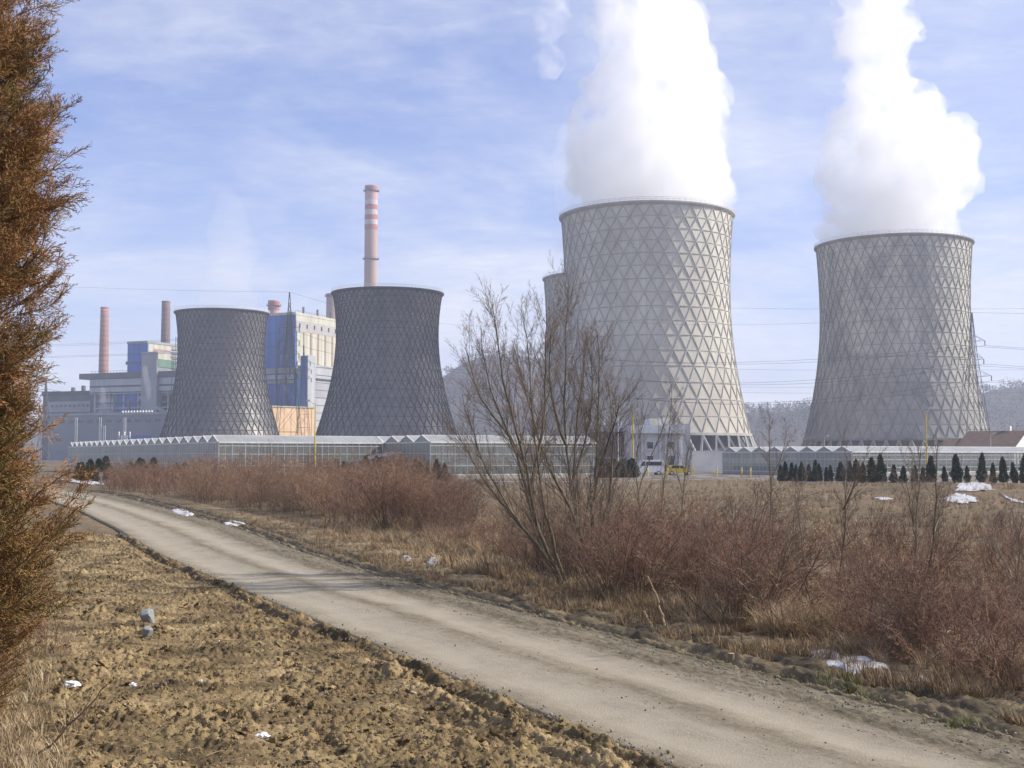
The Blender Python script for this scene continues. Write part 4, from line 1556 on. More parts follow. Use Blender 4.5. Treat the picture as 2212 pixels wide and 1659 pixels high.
car('parked_car', 'yellow hatchback parked before the office, nearest the low white wall', 'car', 1467, 180, 0.05, (.70, .50, .06))
car('parked_car', 'red hatchback parked between the white van and yellow car', 'car', 1437, 184, .2, (.55, .10, .10))
car('parked_van', 'white van parked left of the red car before the office', 'van', 1398, 183, math.pi + .1, (.80, .81, .83), True)
# ------------------------------------------------------------------ steam plumes (volumes inside lumpy closed skins)
def icosphere(sub):
    import bmesh
    bm = bmesh.new()
    bmesh.ops.create_icosphere(bm, subdivisions=sub, radius=1)
    v = np.array([x.co[:] for x in bm.verts])
    f = np.array([[w_.index for w_ in p.verts] for p in bm.faces])
    bm.free()
    return v, f


IV, IF = icosphere(3)


def plume(label, cat, Y, rows, dens, vox, seed, amp, scl, name='steam_plume', puffs=4, soft=None, zmin=None, gap=None):
    """rows: (v, u_left, u_right) silhouette samples from bottom to top, in reference pixels"""
    rg = np.random.default_rng(seed)
    rows = np.array(rows, float)
    m = MB()
    vs = np.linspace(rows[0, 0], rows[-1, 0], max(8, int(abs(rows[0, 0] - rows[-1, 0]) / 16)))
    for v in vs:
        k = np.interp(-v, -rows[:, 0], np.arange(len(rows)))
        ul, ur = np.interp(k, np.arange(len(rows)), rows[:, 1]), np.interp(k, np.arange(len(rows)), rows[:, 2])
        c = at((ul + ur) / 2, v, Y)
        R = (ur - ul) / 2 * Y / F * 1.05
        m.add(IV * [R * .80, R * .80, max(R * .42, 6)] + c, None, IF)
        for j in range(puffs):
            a_ = rg.uniform(0, 2 * math.pi)
            rr = R * rg.uniform(.13, .36)
            pos = c + np.array([math.cos(a_) * (R * .96 - rr * .8), math.sin(a_) * (R * .96 - rr * .8), rg.uniform(-.3, .3) * R])
            m.add(IV * rr + pos, None, IF)
    tmp = m.build('steam_plume', None)
    md = tmp.modifiers.new('r', 'REMESH')
    md.mode, md.voxel_size = 'VOXEL', vox
    dg = bpy.context.evaluated_depsgraph_get()
    ev = tmp.evaluated_get(dg)
    me = bpy.data.meshes.new_from_object(ev)
    bpy.data.objects.remove(tmp)
    n_ = len(me.vertices)
    co_, no_ = np.zeros(n_ * 3, np.float32), np.zeros(n_ * 3, np.float32)
    me.vertices.foreach_get('co', co_)
    me.vertices.foreach_get('normal', no_)
    co_, no_ = co_.reshape(-1, 3).astype(float), no_.reshape(-1, 3)
    warp = np.stack([fbm3(co_ / scl * .6 + 9 * q, 2, seed + q) for q in range(3)], 1) * scl * .18
    f_ = fbm3((co_ + warp) / scl, 6, seed + 40, .62)
    f_ = (1 - 2 * np.abs(f_)) * .55 + f_ * .45
    fade = 1.0 if zmin is None else np.clip((co_[:, 2] - zmin) / 12, 0.02, 1)
    p_ = co_ + no_ * ((f_ - .1) * amp * fade)[:, None]
    if zmin is not None:
        p_[:, 2] = np.maximum(p_[:, 2], zmin)
    me.vertices.foreach_set('co', p_.astype(np.float32).ravel())
    me.update()
    tmp = bpy.data.objects.new('steam_plume', me)       # close any folds the displacement made
    COL.objects.link(tmp)
    md = tmp.modifiers.new('r', 'REMESH')
    md.mode, md.voxel_size = 'VOXEL', vox * .8
    ev = tmp.evaluated_get(bpy.context.evaluated_depsgraph_get())
    me = bpy.data.meshes.new_from_object(ev)
    bpy.data.objects.remove(tmp)
    o = bpy.data.objects.new(name, me)
    COL.objects.link(o)
    t = NT('steam')
    p = t.n('ShaderNodeVolumePrincipled')
    p.inputs['Color'].default_value = (1, 1, 1, 1)
    p.inputs['Density'].default_value = dens
    p.inputs['Anisotropy'].default_value = .0
    if soft:
        tc_ = t.n('ShaderNodeTexCoord')
        nz = t.n('ShaderNodeTexNoise')
        nz.inputs['Scale'].default_value = soft[0]
        nz.inputs['Detail'].default_value = 5
        nz.inputs['Roughness'].default_value = .6
        t.l(tc_.outputs['Object'], nz.inputs['Vector'])
        t.l(t.math('MULTIPLY', t.ramp(nz.outputs['Fac'], [(soft[1], 0), (soft[2], 1)]), dens), p.inputs['Density'])
    t.l(p.outputs[0], t.out.inputs['Volume'])
    me.materials.clear()
    me.materials.append(t.m)
    t.m.cycles.volume_step_rate = 2.0
    tag(o, label, cat, 'steam rising from the power station')
    return o


plume('broad bright white steam plume rising from the largest pale tower', 'steam', 518,
      [(462, 1222, 1578), (430, 1222, 1580), (400, 1232, 1578), (350, 1236, 1560), (300, 1248, 1562), (250, 1262, 1570), (200, 1274, 1545), (150, 1288, 1520), (100, 1284, 1528), (50, 1276, 1500), (0, 1275, 1482), (-60, 1268, 1470), (-130, 1290, 1440)],
      .10, 1.35, 11, 8.5, 17, puffs=10, zmin=97.5, soft=(.07, .36, .62))
plume('tall bright white steam plume rising from the stained grey tower', 'steam', 589,
      [(520, 1778, 2066), (490, 1774, 2062), (430, 1776, 2060), (390, 1782, 2092), (340, 1788, 2098), (295, 1795, 2070), (230, 1802, 1968), (160, 1808, 1968), (100, 1808, 1985), (50, 1800, 1992), (0, 1798, 1978), (-60, 1800, 1970), (-120, 1820, 1950)],
      .10, 1.35, 12, 8.5, 17, puffs=10, zmin=97.5, soft=(.07, .36, .62))
plume('thin veil of steam over the half hidden tower beside the broad plume', 'steam', 600,
      [(590, 1190, 1250), (540, 1196, 1262), (480, 1200, 1262), (420, 1200, 1270), (360, 1196, 1262), (300, 1205, 1250)],
      .035, 1.6, 13, 7.0, 14, puffs=6, zmin=97, soft=(.06, .40, .66))
plume('detached ragged wisp of steam high beside the broad plume', 'steam', 560,
      [(165, 1172, 1186), (140, 1165, 1210), (110, 1150, 1222), (70, 1158, 1216), (30, 1162, 1222), (-10, 1160, 1236), (-60, 1170, 1220)],
      .05, 1.6, 17, 8.0, 14, puffs=5, soft=(.085, .42, .66))
plume('very faint grey vapour drifting above the smaller soot dark tower', 'steam', 690,
      [(668, 420, 560), (620, 430, 560), (560, 440, 556), (500, 450, 540), (440, 470, 520)],
      .010, 3.0, 19, 8.0, 26, puffs=3, zmin=78)
for k, (u, v0, v1, Y, lb) in enumerate(((322, 870, 805, 780, 'small faint steam puff before the long grey hall'), (226, 866, 846, 790, 'tiny faint steam puff near the pale panel of the hall'))):
    plume(lb, 'steam', Y, [(v0, u - 2, u + 4), ((v0 + v1) / 2, u - 8, u + 5), (v1, u - 16, u - 2)], .05, .8, 50 + k, 1.5, 5, puffs=2)


# ------------------------------------------------------------------ plant growth
def nrm(a):
    return a / max(np.linalg.norm(a), 1e-9)


def grow(rg, p, d, L, r, lev, sp, out, tone=.5):
    """one shoot: list of (p0, p1, r0, r1, level, tone), then its side shoots"""
    n = sp['n'][lev]
    st = L / n
    tip = sp.get('tip', .25)
    up = sp['up'][lev]
    kids = sp['kids'][lev] if lev < len(sp['kids']) else 0
    pos = []
    for i in range(n):
        d = nrm(d + rg.normal(size=3) * sp['wob'][lev] + np.array([0, 0, up]))
        q = p + d * st
        r0, r1 = r * (1 - (1 - tip) * i / n), r * (1 - (1 - tip) * (i + 1) / n)
        out.append((p, q, r0, r1, lev, tone))
        pos.append((p, d, r0, i / n))
        p = q
    for k in range(int(kids * rg.uniform(.75, 1.25) + .5)):
        fpos = sp['start'][lev] + (1 - sp['start'][lev]) * (k + rg.uniform(0, 1)) / max(kids, 1)
        i = min(int(fpos * n), n - 1)
        b, dd, rr, f_ = pos[i]
        b = b + dd * st * rg.uniform(0, 1)
        ax = nrm(np.cross(dd, rg.normal(size=3)))
        a_ = math.radians(sp['ang'][lev] * rg.uniform(.7, 1.3))
        nd = nrm(dd * math.cos(a_) + ax * math.sin(a_))
        grow(rg, b, nd, L * sp['len'][lev] * rg.uniform(.6, 1.2) * (1 - .45 * fpos), max(rr * sp['thin'], sp['rmin']), lev + 1, sp, out, np.clip(tone + rg.normal() * .18, 0, 1))


def seg_mesh(segs, lv0, lv1, sides):
    s_ = [x for x in segs if lv0 <= x[4] <= lv1]
    mb = MB()
    if s_:
        mb.segs([x[0] for x in s_], [x[1] for x in s_], [x[2] for x in s_], [x[3] for x in s_], sides, [x[5] for x in s_])
    return mb


M_STEM = twig_mat('shrub_stem', [(.0, (.07, .053, .036)), (.5, (.125, .09, .06)), (1, (.2, .155, .10))])
M_REDT = twig_mat('red_twig', [(.1, (.125, .055, .04)), (.4, (.205, .10, .067)), (.65, (.28, .165, .105)), (.9, (.39, .265, .165))])
M_BRNT = twig_mat('brown_twig', [(.0, (.10, .062, .043)), (.5, (.19, .12, .08)), (1, (.31, .21, .135))])
M_WILS = twig_mat('willow_bark', [(.0, (.085, .075, .05)), (.5, (.135, .115, .075)), (1, (.19, .165, .11))])
M_WILT = twig_mat('willow_twig', [(.0, (.11, .078, .062)), (.5, (.17, .123, .097)), (1, (.25, .19, .145))])


def shrub(name, label, group, rg, Hh, stems, spread, mats, sp, base_r=.012, rad=.25):
    root = thing(name, label, 'shrub', (0, 0, 0), group)
    out = []
    for k in range(stems):
        a_ = rg.uniform(0, 2 * math.pi)
        tl = abs(rg.normal()) * spread
        d = nrm(np.array([math.cos(a_) * math.sin(tl), math.sin(a_) * math.sin(tl), math.cos(tl)]))
        b = np.array([math.cos(a_), math.sin(a_), 0]) * rg.uniform(0, rad) - [0, 0, .08]
        grow(rg, b, d, Hh * rg.uniform(.6, 1.05), base_r * rg.uniform(.7, 1.2), 0, sp, out, rg.uniform(.2, .8))
    seg_mesh(out, 0, 0, 4).build('stem', mats[0], root, local=True)
    seg_mesh(out, 1, 9, 3).build('twigs', mats[1], root, local=True)
    return root


SP_BUSH = dict(n=[6, 5, 3, 2], wob=[.13, .18, .22, .2], up=[.0, .05, .06, .03], kids=[9, 6, 3], start=[.2, .2, .2], ang=[38, 42, 45], len=[.42, .5, .5], thin=.55, rmin=.0032, tip=.3)
SP_BUSH2 = dict(n=[7, 5, 3], wob=[.15, .20, .25], up=[-.02, .03, .04], kids=[10, 6], start=[.2, .2], ang=[42, 46], len=[.44, .45], thin=.55, rmin=.0035, tip=.3)
rg = np.random.default_rng(21)
G1 = 'red twigged shrubs in the thicket along the track'
L1 = 'leafless shrub in the dense thicket between track and glasshouse'
LK1 = ('reddish', 'brown', 'red twigged', 'dusky red', 'straw brown')
thick = [shrub('bare_shrub', ('red twigged ' if k % 3 else 'brown twigged ') + L1, G1, rg, 2.35, 13, .42, (M_STEM, M_REDT if k % 3 else M_BRNT), SP_BUSH, .011, .5) for k in range(5)]
first = True
cnt = 0
rg = np.random.default_rng(5)
for k in range(205):
    fu = rg.uniform(0, 1) ** .9
    u = 235 + 760 * fu
    ve = 1068 + (u - 240) * .125
    e = gnd(u, ve)
    yy = e[1] + rg.uniform(0, 1) ** 1.3 * (46 if u < 900 else 22)
    x, y = (u - 1106) / F * yy, yy
    if x < r_right(y) + 1.6 or y > 122:
        continue
    src = thick[k % 5]
    s_ = rg.uniform(.55, 1.28) * (.95 if u > 900 else 1.0) * (.85 if y < e[1] + 4 else 1) * (1.15 if 430 < u < 960 else 1)
    a_ = rg.uniform(0, 6.28)
    z_ = zg(x, y) - .05
    if cnt < 5:
        src = thick[cnt]
        src.location, src.rotation_euler, src.scale = (x, y, z_), (0, 0, a_), (s_ * 1.15, s_ * 1.15, s_)
    else:
        dup(src, (x, y, z_), a_, (s_ * 1.15, s_ * 1.15, s_))
    cnt += 1

# brush around and right of the willows
rg = np.random.default_rng(33)
G2 = 'brown leafless shrubs right of the willows'
L2 = ' twigged leafless shrub in the open brush between willows and snow patches'
brush = [shrub('bare_shrub', ('brown' if k % 2 else 'red') + L2, G2, rg, 2.0, 8, .52, (M_STEM, M_BRNT if k % 2 else M_REDT), SP_BUSH2, .0135, .35) for k in range(5)]
cnt = 0
rg = np.random.default_rng(8)
for k in range(178):
    u = rg.uniform(850, 2330)
    vlo = 1262 + max(0, u - 1150) * .235
    v = rg.uniform(1175 if u > 1010 else 1150, vlo if u > 1150 else 1150 + (u - 850) * .33)
    p = gnd(u, v)
    if p[0] < r_right(p[1]) + 1.9:
        continue
    dens_ = 1.0 if u < 1720 else .62
    if rg.uniform() > dens_:
        continue
    s_ = rg.uniform(.65, 1.15) * (1.0 if 1330 < u < 1700 else .85)
    if p[1] < 19:
        s_ *= .8
    if u < 1130:
        s_ *= .72
    a_ = rg.uniform(0, 6.28)
    loc = (p[0], p[1], verge_z(p[0], p[1]) - .04)
    if cnt < 5:
        src = brush[cnt]
        src.location, src.rotation_euler, src.scale = loc, (0, 0, a_), (s_, s_, s_)
    else:
        dup(brush[k % 5], loc, a_, (s_, s_, s_))
    cnt += 1

# low red brush at the right corner beside the snow
rg = np.random.default_rng(44)
G3 = 'low red shrubs by the snow patch'
L3 = ' twigged low shrub in the tangle behind the largest near snow patch'
low = [shrub('low_shrub', ('red' if k % 2 else 'brown') + L3, G3, rg, 1.2, 11, .75, (M_REDT, M_REDT if k % 2 else M_BRNT), SP_BUSH2, .006, .4) for k in range(4)]
cnt = 0
rg = np.random.default_rng(12)
for k in range(52):
    u = rg.uniform(1850, 2330)
    v = rg.uniform(1300, 1385 + max(0, u - 1850) * .46)
    p = gnd(u, v)
    if p[0] < r_right(p[1]) + 2.1:
        continue
    s_, a_ = rg.uniform(.7, 1.2), rg.uniform(0, 6.28)
    loc = (p[0], p[1], verge_z(p[0], p[1]) - .03)
    if cnt < 4:
        low[cnt].location, low[cnt].rotation_euler, low[cnt].scale = loc, (0, 0, a_), (s_, s_, s_)
    else:
        dup(low[k % 4], loc, a_, (s_, s_, s_))
    cnt += 1

# scattered dead shrubs far out in the field
G4 = 'shrubs scattered over the open field'
for k in range(46):
    u, v = rg.uniform(1000, 2330), 1048 + 120 * rg.uniform(0, 1) ** 1.6
    p = gnd(u, v)
    s_ = rg.uniform(.35, .75)
    dup(brush[k % 5], (p[0], p[1], zg(p[0], p[1]) - .05), rg.uniform(0, 6.28), (s_ * 1.2, s_ * 1.2, s_), 'small leafless shrub scattered in the straw coloured field before the paved road', G4)

# ------------------------------------------------------------------ willows: traced main stems with long upright shoots
SP_ROD = dict(n=[1, 9, 5, 3], wob=[0, .06, .10, .14], up=[0, .035, .05, .03], kids=[0, 10, 4], start=[0, .25, .15], ang=[0, 26, 30], len=[0, .30, .5], thin=.5, rmin=.0032, tip=.25)
SP_WIL = dict(n=[1, 6, 4, 3], wob=[0, .07, .10, .14], up=[0, .05, .045, .03], kids=[0, 9, 6], start=[0, .12, .12], ang=[0, 27, 30], len=[0, .46, .5], thin=.5, rmin=.0027, tip=.3)


def willow(label, Y, stems, seed, group='multi stemmed willows beside the track', shoots=11, slen=1.7, rbase=.05, name='willow_tree', taper=.94, rods=0):
    rg = np.random.default_rng(seed)
    b0 = np.array([at(stems[0][0][0], stems[0][0][1], Y)[0], Y, 0])
    root = thing(name, label, 'tree', (b0[0], b0[1], verge_z(b0[0], b0[1])), group)
    out = []
    for k in range(rods):
        a_, tl = rg.uniform(0, 6.28), abs(rg.normal()) * .20 + .03
        d = nrm(np.array([math.cos(a_) * math.sin(tl), math.sin(a_) * math.sin(tl), math.cos(tl)]))
        grow(rg, b0 + np.array([math.cos(a_) * .3, math.sin(a_) * .3, -.1]), d, rg.uniform(1.8, 4.2), rg.uniform(.006, .014), 1, SP_ROD, out, rg.uniform(.2, .8))
    for si, tr in enumerate(stems):
        dy = rg.normal() * .9
        pts = []
        for k, (u, v) in enumerate(tr):
            f_ = k / (len(tr) - 1)
            pts.append(at(u, v, Y + dy * f_ * 1.2))
        pts = np.array(pts)
        if tr[0][1] > 1200:
            pts[0, 2] = -.1
        # resample
        L = np.concatenate([[0], np.cumsum(np.linalg.norm(np.diff(pts, axis=0), axis=1))])
        t_ = np.linspace(0, L[-1], max(8, int(L[-1] / .28)))
        P = np.stack([np.interp(t_, L, pts[:, k]) for k in range(3)], 1)
        for _ in range(2):
            P[1:-1] = P[1:-1] * .5 + (P[:-2] + P[2:]) * .25
        P[1:] += rg.normal(size=P[1:].shape) * .012
        R = rbase * rg.uniform(.75, 1.1) * (1 - taper * t_ / L[-1]) ** 1.0 * min(1, .5 + L[-1] / 8) + .004
        tone = rg.uniform(.3, .8)
        for k in range(len(P) - 1):
            out.append((P[k], P[k + 1], R[k], R[k + 1], 0, tone))
        for k in range(int(shoots * L[-1] / 4.0)):
            f_ = .18 + .82 * ((k + rg.uniform()) / (shoots * L[-1] / 4.0)) ** .8
            i = min(int(f_ * (len(P) - 1)), len(P) - 2)
            d = nrm(P[i + 1] - P[i])
            ax = nrm(np.cross(d, rg.normal(size=3)))
            a_ = math.radians(rg.uniform(16, 40))
            nd = nrm(d * math.cos(a_) + ax * math.sin(a_) + [0, 0, .12])
            grow(rg, P[i], nd, slen * rg.uniform(.5, 1.15) * (1 - .3 * f_), max(R[i] * .32, .005), 1, SP_WIL, out, rg.uniform(.2, .8))
    seg_mesh(out, 0, 0, 7).build('trunk', M_WILS, root, True)
    seg_mesh(out, 1, 1, 4).build('branches', M_WILS, root)
    seg_mesh(out, 2, 9, 3).build('twigs', M_WILT, root)
    return root


YW = gnd(1225, 1268)[1]
willow('multi stemmed leafless willow with stems leaning over the track edge', YW, [
    [(1232, 1272), (1190, 1212), (1148, 1165), (1112, 1122), (1093, 1086), (1065, 1043), (1040, 985), (1012, 910), (998, 850)],
    [(1228, 1270), (1183, 1197), (1159, 1137), (1145, 1067), (1136, 1008), (1122, 960), (1110, 900), (1092, 850), (1080, 780), (1072, 700), (1062, 655)],
    [(1222, 1268), (1170, 1190), (1120, 1130), (1070, 1075), (1035, 1020), (1005, 970), (985, 930)],
    [(1226, 1268), (1180, 1180), (1150, 1110), (1128, 1030), (1105, 950), (1070, 870), (1046, 790), (1040, 720)],
    [(1230, 1268), (1195, 1180), (1172, 1080), (1160, 985), (1150, 900), (1146, 820), (1140, 740), (1130, 670)],
    [(1145, 1067), (1160, 985), (1178, 900), (1180, 820), (1176, 740), (1180, 668)],
    [(1136, 1008), (1100, 935), (1045, 880), (1015, 800), (1005, 750)],
], 3, shoots=24, slen=1.35, rbase=.042, rods=22)
YW2 = gnd(1285, 1246)[1]
willow('taller upright leafless willow close beside the leaning willow', YW2, [
    [(1285, 1248), (1265, 1180), (1249, 1137), (1234, 1047), (1222, 960), (1220, 860), (1222, 770), (1224, 690), (1227, 620)],
    [(1287, 1248), (1262, 1170), (1225, 1085), (1185, 1010), (1165, 955), (1150, 900), (1130, 830), (1112, 760)],
    [(1284, 1248), (1275, 1150), (1286, 1055), (1290, 960), (1292, 880), (1294, 790), (1290, 720)],
    [(1249, 1137), (1238, 1040), (1243, 950), (1250, 870), (1262, 790), (1266, 730)],
    [(1222, 960), (1200, 900), (1188, 840), (1186, 770), (1190, 700)],
    [(1290, 1246), (1300, 1150), (1318, 1060), (1325, 980), (1322, 900), (1312, 830)],
    [(1286, 1055), (1304, 980), (1332, 900), (1340, 860)],
    [(1234, 1047), (1258, 985), (1275, 905), (1280, 830), (1278, 770)],
], 9, shoots=24, slen=1.35, rbase=.042, rods=22)

# young saplings to the right
SAP = [((1383, 1175), [(1383, 1175), (1381, 1080), (1372, 1000), (1384, 930), (1402, 870)], [(1381, 1060), (1400, 1000), (1432, 930), (1445, 880)], 'thin forked sapling beside the willows, before the yellow lamp'),
       ((1428, 1150), [(1428, 1160), (1432, 1060), (1440, 985), (1447, 920), (1452, 830)], [(1436, 1030), (1452, 970), (1470, 905)], 'thin upright sapling in front of the white office windows'),
       ((1480, 1160), [(1470, 1160), (1476, 1080), (1480, 1010), (1490, 950)], [(1477, 1070), (1460, 1010), (1452, 960)], 'slight sapling in front of the yellow car'),
       ((1664, 1180), [(1650, 1195), (1668, 1100), (1662, 1000), (1660, 940), (1664, 893)], [(1664, 1040), (1690, 985), (1700, 930)], 'lone upright sapling in the gap between the two steaming towers'),
       ((1763, 1328), [(1763, 1328), (1740, 1260), (1705, 1190), (1698, 1140)], [(1745, 1270), (1738, 1190), (1725, 1110), (1722, 1060)], 'pale forked sapling leaning over the dry grass tufts'),
       ((1806, 1303), [(1804, 1303), (1816, 1220), (1826, 1140), (1824, 1080), (1832, 1010)], [(1822, 1100), (1845, 1050), (1862, 1000)], 'slender sapling with a kinked stem, amid the open brush'),
       ((1974, 1262), [(1974, 1268), (1978, 1200), (1980, 1120), (1984, 1040), (1990, 960)], [(1979, 1160), (1965, 1100), (1960, 1040)], 'straight sapling right of the kinked sapling, before the conifers'),
       ((1998, 1250), [(1996, 1256), (2016, 1180), (2022, 1110), (2020, 1030), (2028, 950)], [(2018, 1150), (2040, 1090)], 'straight sapling just left of the snow covered mounds'),
       ((2190, 1290), [(2200, 1300), (2185, 1240), (2150, 1180), (2140, 1120)], [(2186, 1240), (2205, 1180), (2208, 1110)], 'spreading sapling in the red tangle below the thin snow streak'),
       ((1550, 1290), [(1545, 1300), (1552, 1230), (1580, 1160), (1590, 1100)], [(1550, 1240), (1530, 1180), (1520, 1120)], 'forked sapling in the brush in front of the low white wall'),
       ((1605, 1270), [(1600, 1290), (1612, 1200), (1630, 1130), (1636, 1060)], [(1610, 1210), (1590, 1150), (1588, 1090)], 'bushy sapling in the brush in front of the low glasshouse corner')]
for k, (b, s0, s1, lb) in enumerate(SAP):
    willow(lb, gnd(*s0[0])[1], [s0, s1], 60 + k, 'young saplings beyond the willows', 16, 1.0, .024, 'sapling', .93)
# ------------------------------------------------------------------ rotations for scattered pieces
def rot_to(dirs, roll):
    """matrices whose local +Z goes to dirs, rolled about it"""
    d = dirs / np.linalg.norm(dirs, axis=1, keepdims=True)
    ref = np.where(np.abs(d[:, 2:3]) > .95, np.array([[1., 0, 0]]), np.array([[0, 0, 1.]]))
    a = np.cross(ref, d)
    a /= np.linalg.norm(a, axis=1, keepdims=True)
    b = np.cross(d, a)
    c, s_ = np.cos(roll)[:, None], np.sin(roll)[:, None]
    return np.stack([a * c + b * s_, -a * s_ + b * c, d], 2)


def rotz(a):
    c, s_ = np.cos(a), np.sin(a)
    z0 = np.zeros_like(a)
    return np.stack([np.stack([c, -s_, z0], 1), np.stack([s_, c, z0], 1), np.stack([z0, z0, z0 + 1], 1)], 1)


def spray(rg, L=.30, nb=11):
    """one flat conifer frond of fine threads, growing along +Z"""
    P, Q, W = [], [], []
    bend = rg.normal(size=3) * .05

    def thread(p, d, l, w_, n_):
        for i in range(n_):
            d2 = nrm(d + rg.normal(size=3) * .16 + bend)
            q = p + d2 * l / n_
            P.append(p), Q.append(q), W.append(w_ * (1 - .5 * i / n_))
            p, d = q, d2
        return p
    main = [np.zeros(3)]
    d = np.array([0, 0, 1.])
    p = main[0]
    for i in range(6):
        d = nrm(d + rg.normal(size=3) * .10)
        q = p + d * L / 6
        P.append(p), Q.append(q), W.append(.0042)
        p = q
        main.append(p)
    for k in range(nb):
        f_ = (k + .5) / nb
        i = int(f_ * 6)
        s_ = 1 if k % 2 else -1
        b = main[i] + (main[i + 1] - main[i]) * (f_ * 6 - i)
        dd = nrm(np.array([s_ * .75, rg.normal() * .25, .8]))
        ll = L * (.50 - .30 * f_) * rg.uniform(.7, 1.2)
        thread(b, dd, ll, .0042, 3)
        for j in range(2):
            bb = b + dd * ll * rg.uniform(.25, .7)
            thread(bb, nrm(dd + np.array([-s_ * .7, rg.normal() * .4, .5])), ll * .5, .0038, 2)
    P, Q, W = np.array(P), np.array(Q), np.array(W)
    d = Q - P
    sd = np.cross(d, rg.normal(size=d.shape))
    sd /= np.linalg.norm(sd, axis=1, keepdims=True) + 1e-9
    v = np.stack([P - sd * W[:, None], P + sd * W[:, None], Q + sd * W[:, None] * .7, Q - sd * W[:, None] * .7], 1).reshape(-1, 3)
    return v, np.arange(len(v)).reshape(-1, 4)


# ------------------------------------------------------------------ big brown cypress at the left edge
YT = 12.6
XT = ux(-135, YT)


def rt_px(v):
    """how far right (in reference pixels) the crown reaches at picture height v"""
    return np.interp(v, [-900, -400, -60, 40, 130, 230, 300, 400, 520, 590, 680, 760, 840, 900, 990, 1080, 1170, 1250, 1330, 1420, 1500, 1600],
                     [-60, 30, 62, 70, 84, 112, 118, 105, 100, 74, 108, 92, 66, 80, 116, 146, 162, 148, 118, 72, 34, 10])


rg = np.random.default_rng(17)
root = thing('cypress_tree', 'tall rust brown cypress beside the bare clay, nearest tree to the viewer', 'tree', (XT, YT, 0))
SPR = [spray(rg) for _ in range(7)]
lim, bp, bd, bs, bt = [], [], [], [], []
for k in range(900):
    v = rg.uniform(-760, 1560)
    zt_ = at(0, v, YT)[2]
    az = rg.uniform(-1.0, 1.0) * math.pi
    if rg.uniform() < .40:
        az = rg.normal() * .75 - .35                 # more limbs where the tree faces the track
    R = (rt_px(v) + 135) * YT / F * rg.uniform(.62, 1.06)
    if rg.uniform() < .05 and 150 < v < 1300:
        R *= 1.18
    lift = rg.uniform(.25, .75)
    tip = np.array([XT + R * math.cos(az), YT + R * math.sin(az), zt_])
    base = np.array([XT, YT, max(.15, zt_ - R * lift)])
    ts = np.linspace(0, 1, 7)[:, None]
    ctl = (base + tip) / 2 + np.array([0, 0, -R * .16])
    pts = base * (1 - ts) ** 2 + 2 * ctl * ts * (1 - ts) + tip * ts ** 2
    pts[1:] += rg.normal(size=(6, 3)) * .02
    lim.append(pts)
    low_ = smooth(1250, 1480, v)
    nsp = int(16 * (1 - .62 * low_))
    tone = np.clip(rg.normal(.54 - .24 * float(smooth(800, 1250, v)), .24), 0, 1)
    for j in range(nsp):
        f_ = rg.uniform(.30, 1.0) ** .7
        i = min(int(f_ * 6), 5)
        p = pts[i] + (pts[i + 1] - pts[i]) * (f_ * 6 - i)
        d = nrm(nrm(pts[i + 1] - pts[i]) * 1.0 + rg.normal(size=3) * .55 + np.array([0, 0, .25]))
        bp.append(p), bd.append(d), bs.append(rg.uniform(.6, 1.15) * (1 - .3 * low_)), bt.append(np.clip(tone + rg.normal() * .16 + .12 * low_, 0, 1))
bp, bd, bs, bt = np.array(bp), np.array(bd), np.array(bs), np.array(bt)
which = rg.integers(0, len(SPR), len(bp))
Mx = rot_to(bd, rg.uniform(0, 6.28, len(bp))) * bs[:, None, None]
mb = MB()
for k, (sv, sq) in enumerate(SPR):
    m_ = which == k
    mb.tiles(sv, sq, Mx[m_], bp[m_], bt[m_])
M_CYP = twig_mat('cypress_foliage', [(.10, (.065, .075, .022)), (.36, (.145, .12, .038)), (.58, (.235, .132, .05)), (.82, (.33, .175, .07)), (1, (.39, .25, .125))])
mb.build('crown', M_CYP, root)
mb = MB()
for p in lim:
    mb.path(p, np.linspace(.017, .004, 7), 4)
mb.build('limbs', twig_mat('cypress_limb', [(0, (.12, .075, .045)), (1, (.20, .13, .08))]), root)
MB().path([(XT, YT, -.2), (XT + .03, YT, 2), (XT - .02, YT, 5), (XT, YT, 8.2), (XT, YT, 10.6)], [.17, .14, .10, .05, .015], 10).build('trunk', M_STEM, root)

# ------------------------------------------------------------------ small dark conifers by the glasshouses
def arborvitae(rg, label, group):
    root = thing('small_conifer', label, 'conifer', (0, 0, 0), group)
    n = 1500
    z_ = rg.uniform(0, 1, n) ** 1.15
    prof = np.interp(z_, [0, .12, .3, .6, .85, 1], [.62, .95, 1.0, .68, .32, .05])
    a_ = rg.uniform(0, 6.28, n)
    lump = 1 + .30 * np.sin(a_ * 2 + z_ * rg.uniform(6, 14) + rg.uniform(0, 6)) + .2 * rg.normal(size=n)
    rr = prof * rg.uniform(.44, .62) * np.sqrt(rg.uniform(.35, 1, n)) * lump
    P = np.stack([rr * np.cos(a_), rr * np.sin(a_), .05 + z_ * 2.45], 1)
    d = np.stack([np.cos(a_) * .7, np.sin(a_) * .7, np.ones(n)], 1) + rg.normal(size=(n, 3)) * .3
    Mx = rot_to(d, rg.uniform(0, 6.28, n)) * rg.uniform(.7, 1.3, n)[:, None, None]
    leaf = np.array([(-.05, 0, 0), (.05, 0, 0), (.035, .02, .16), (-.02, -.01, .2)])
    mb = MB()
    mb.tiles(leaf, np.array([(0, 1, 2, 3)]), Mx, P, rg.uniform(0, 1, n))
    mb.build('crown', M_ARB, root, local=True)
    MB().path([(0, 0, -.1), (0, 0, 1.8)], [.05, .02], 6).build('trunk', M_STEM, root, local=True)
    return root


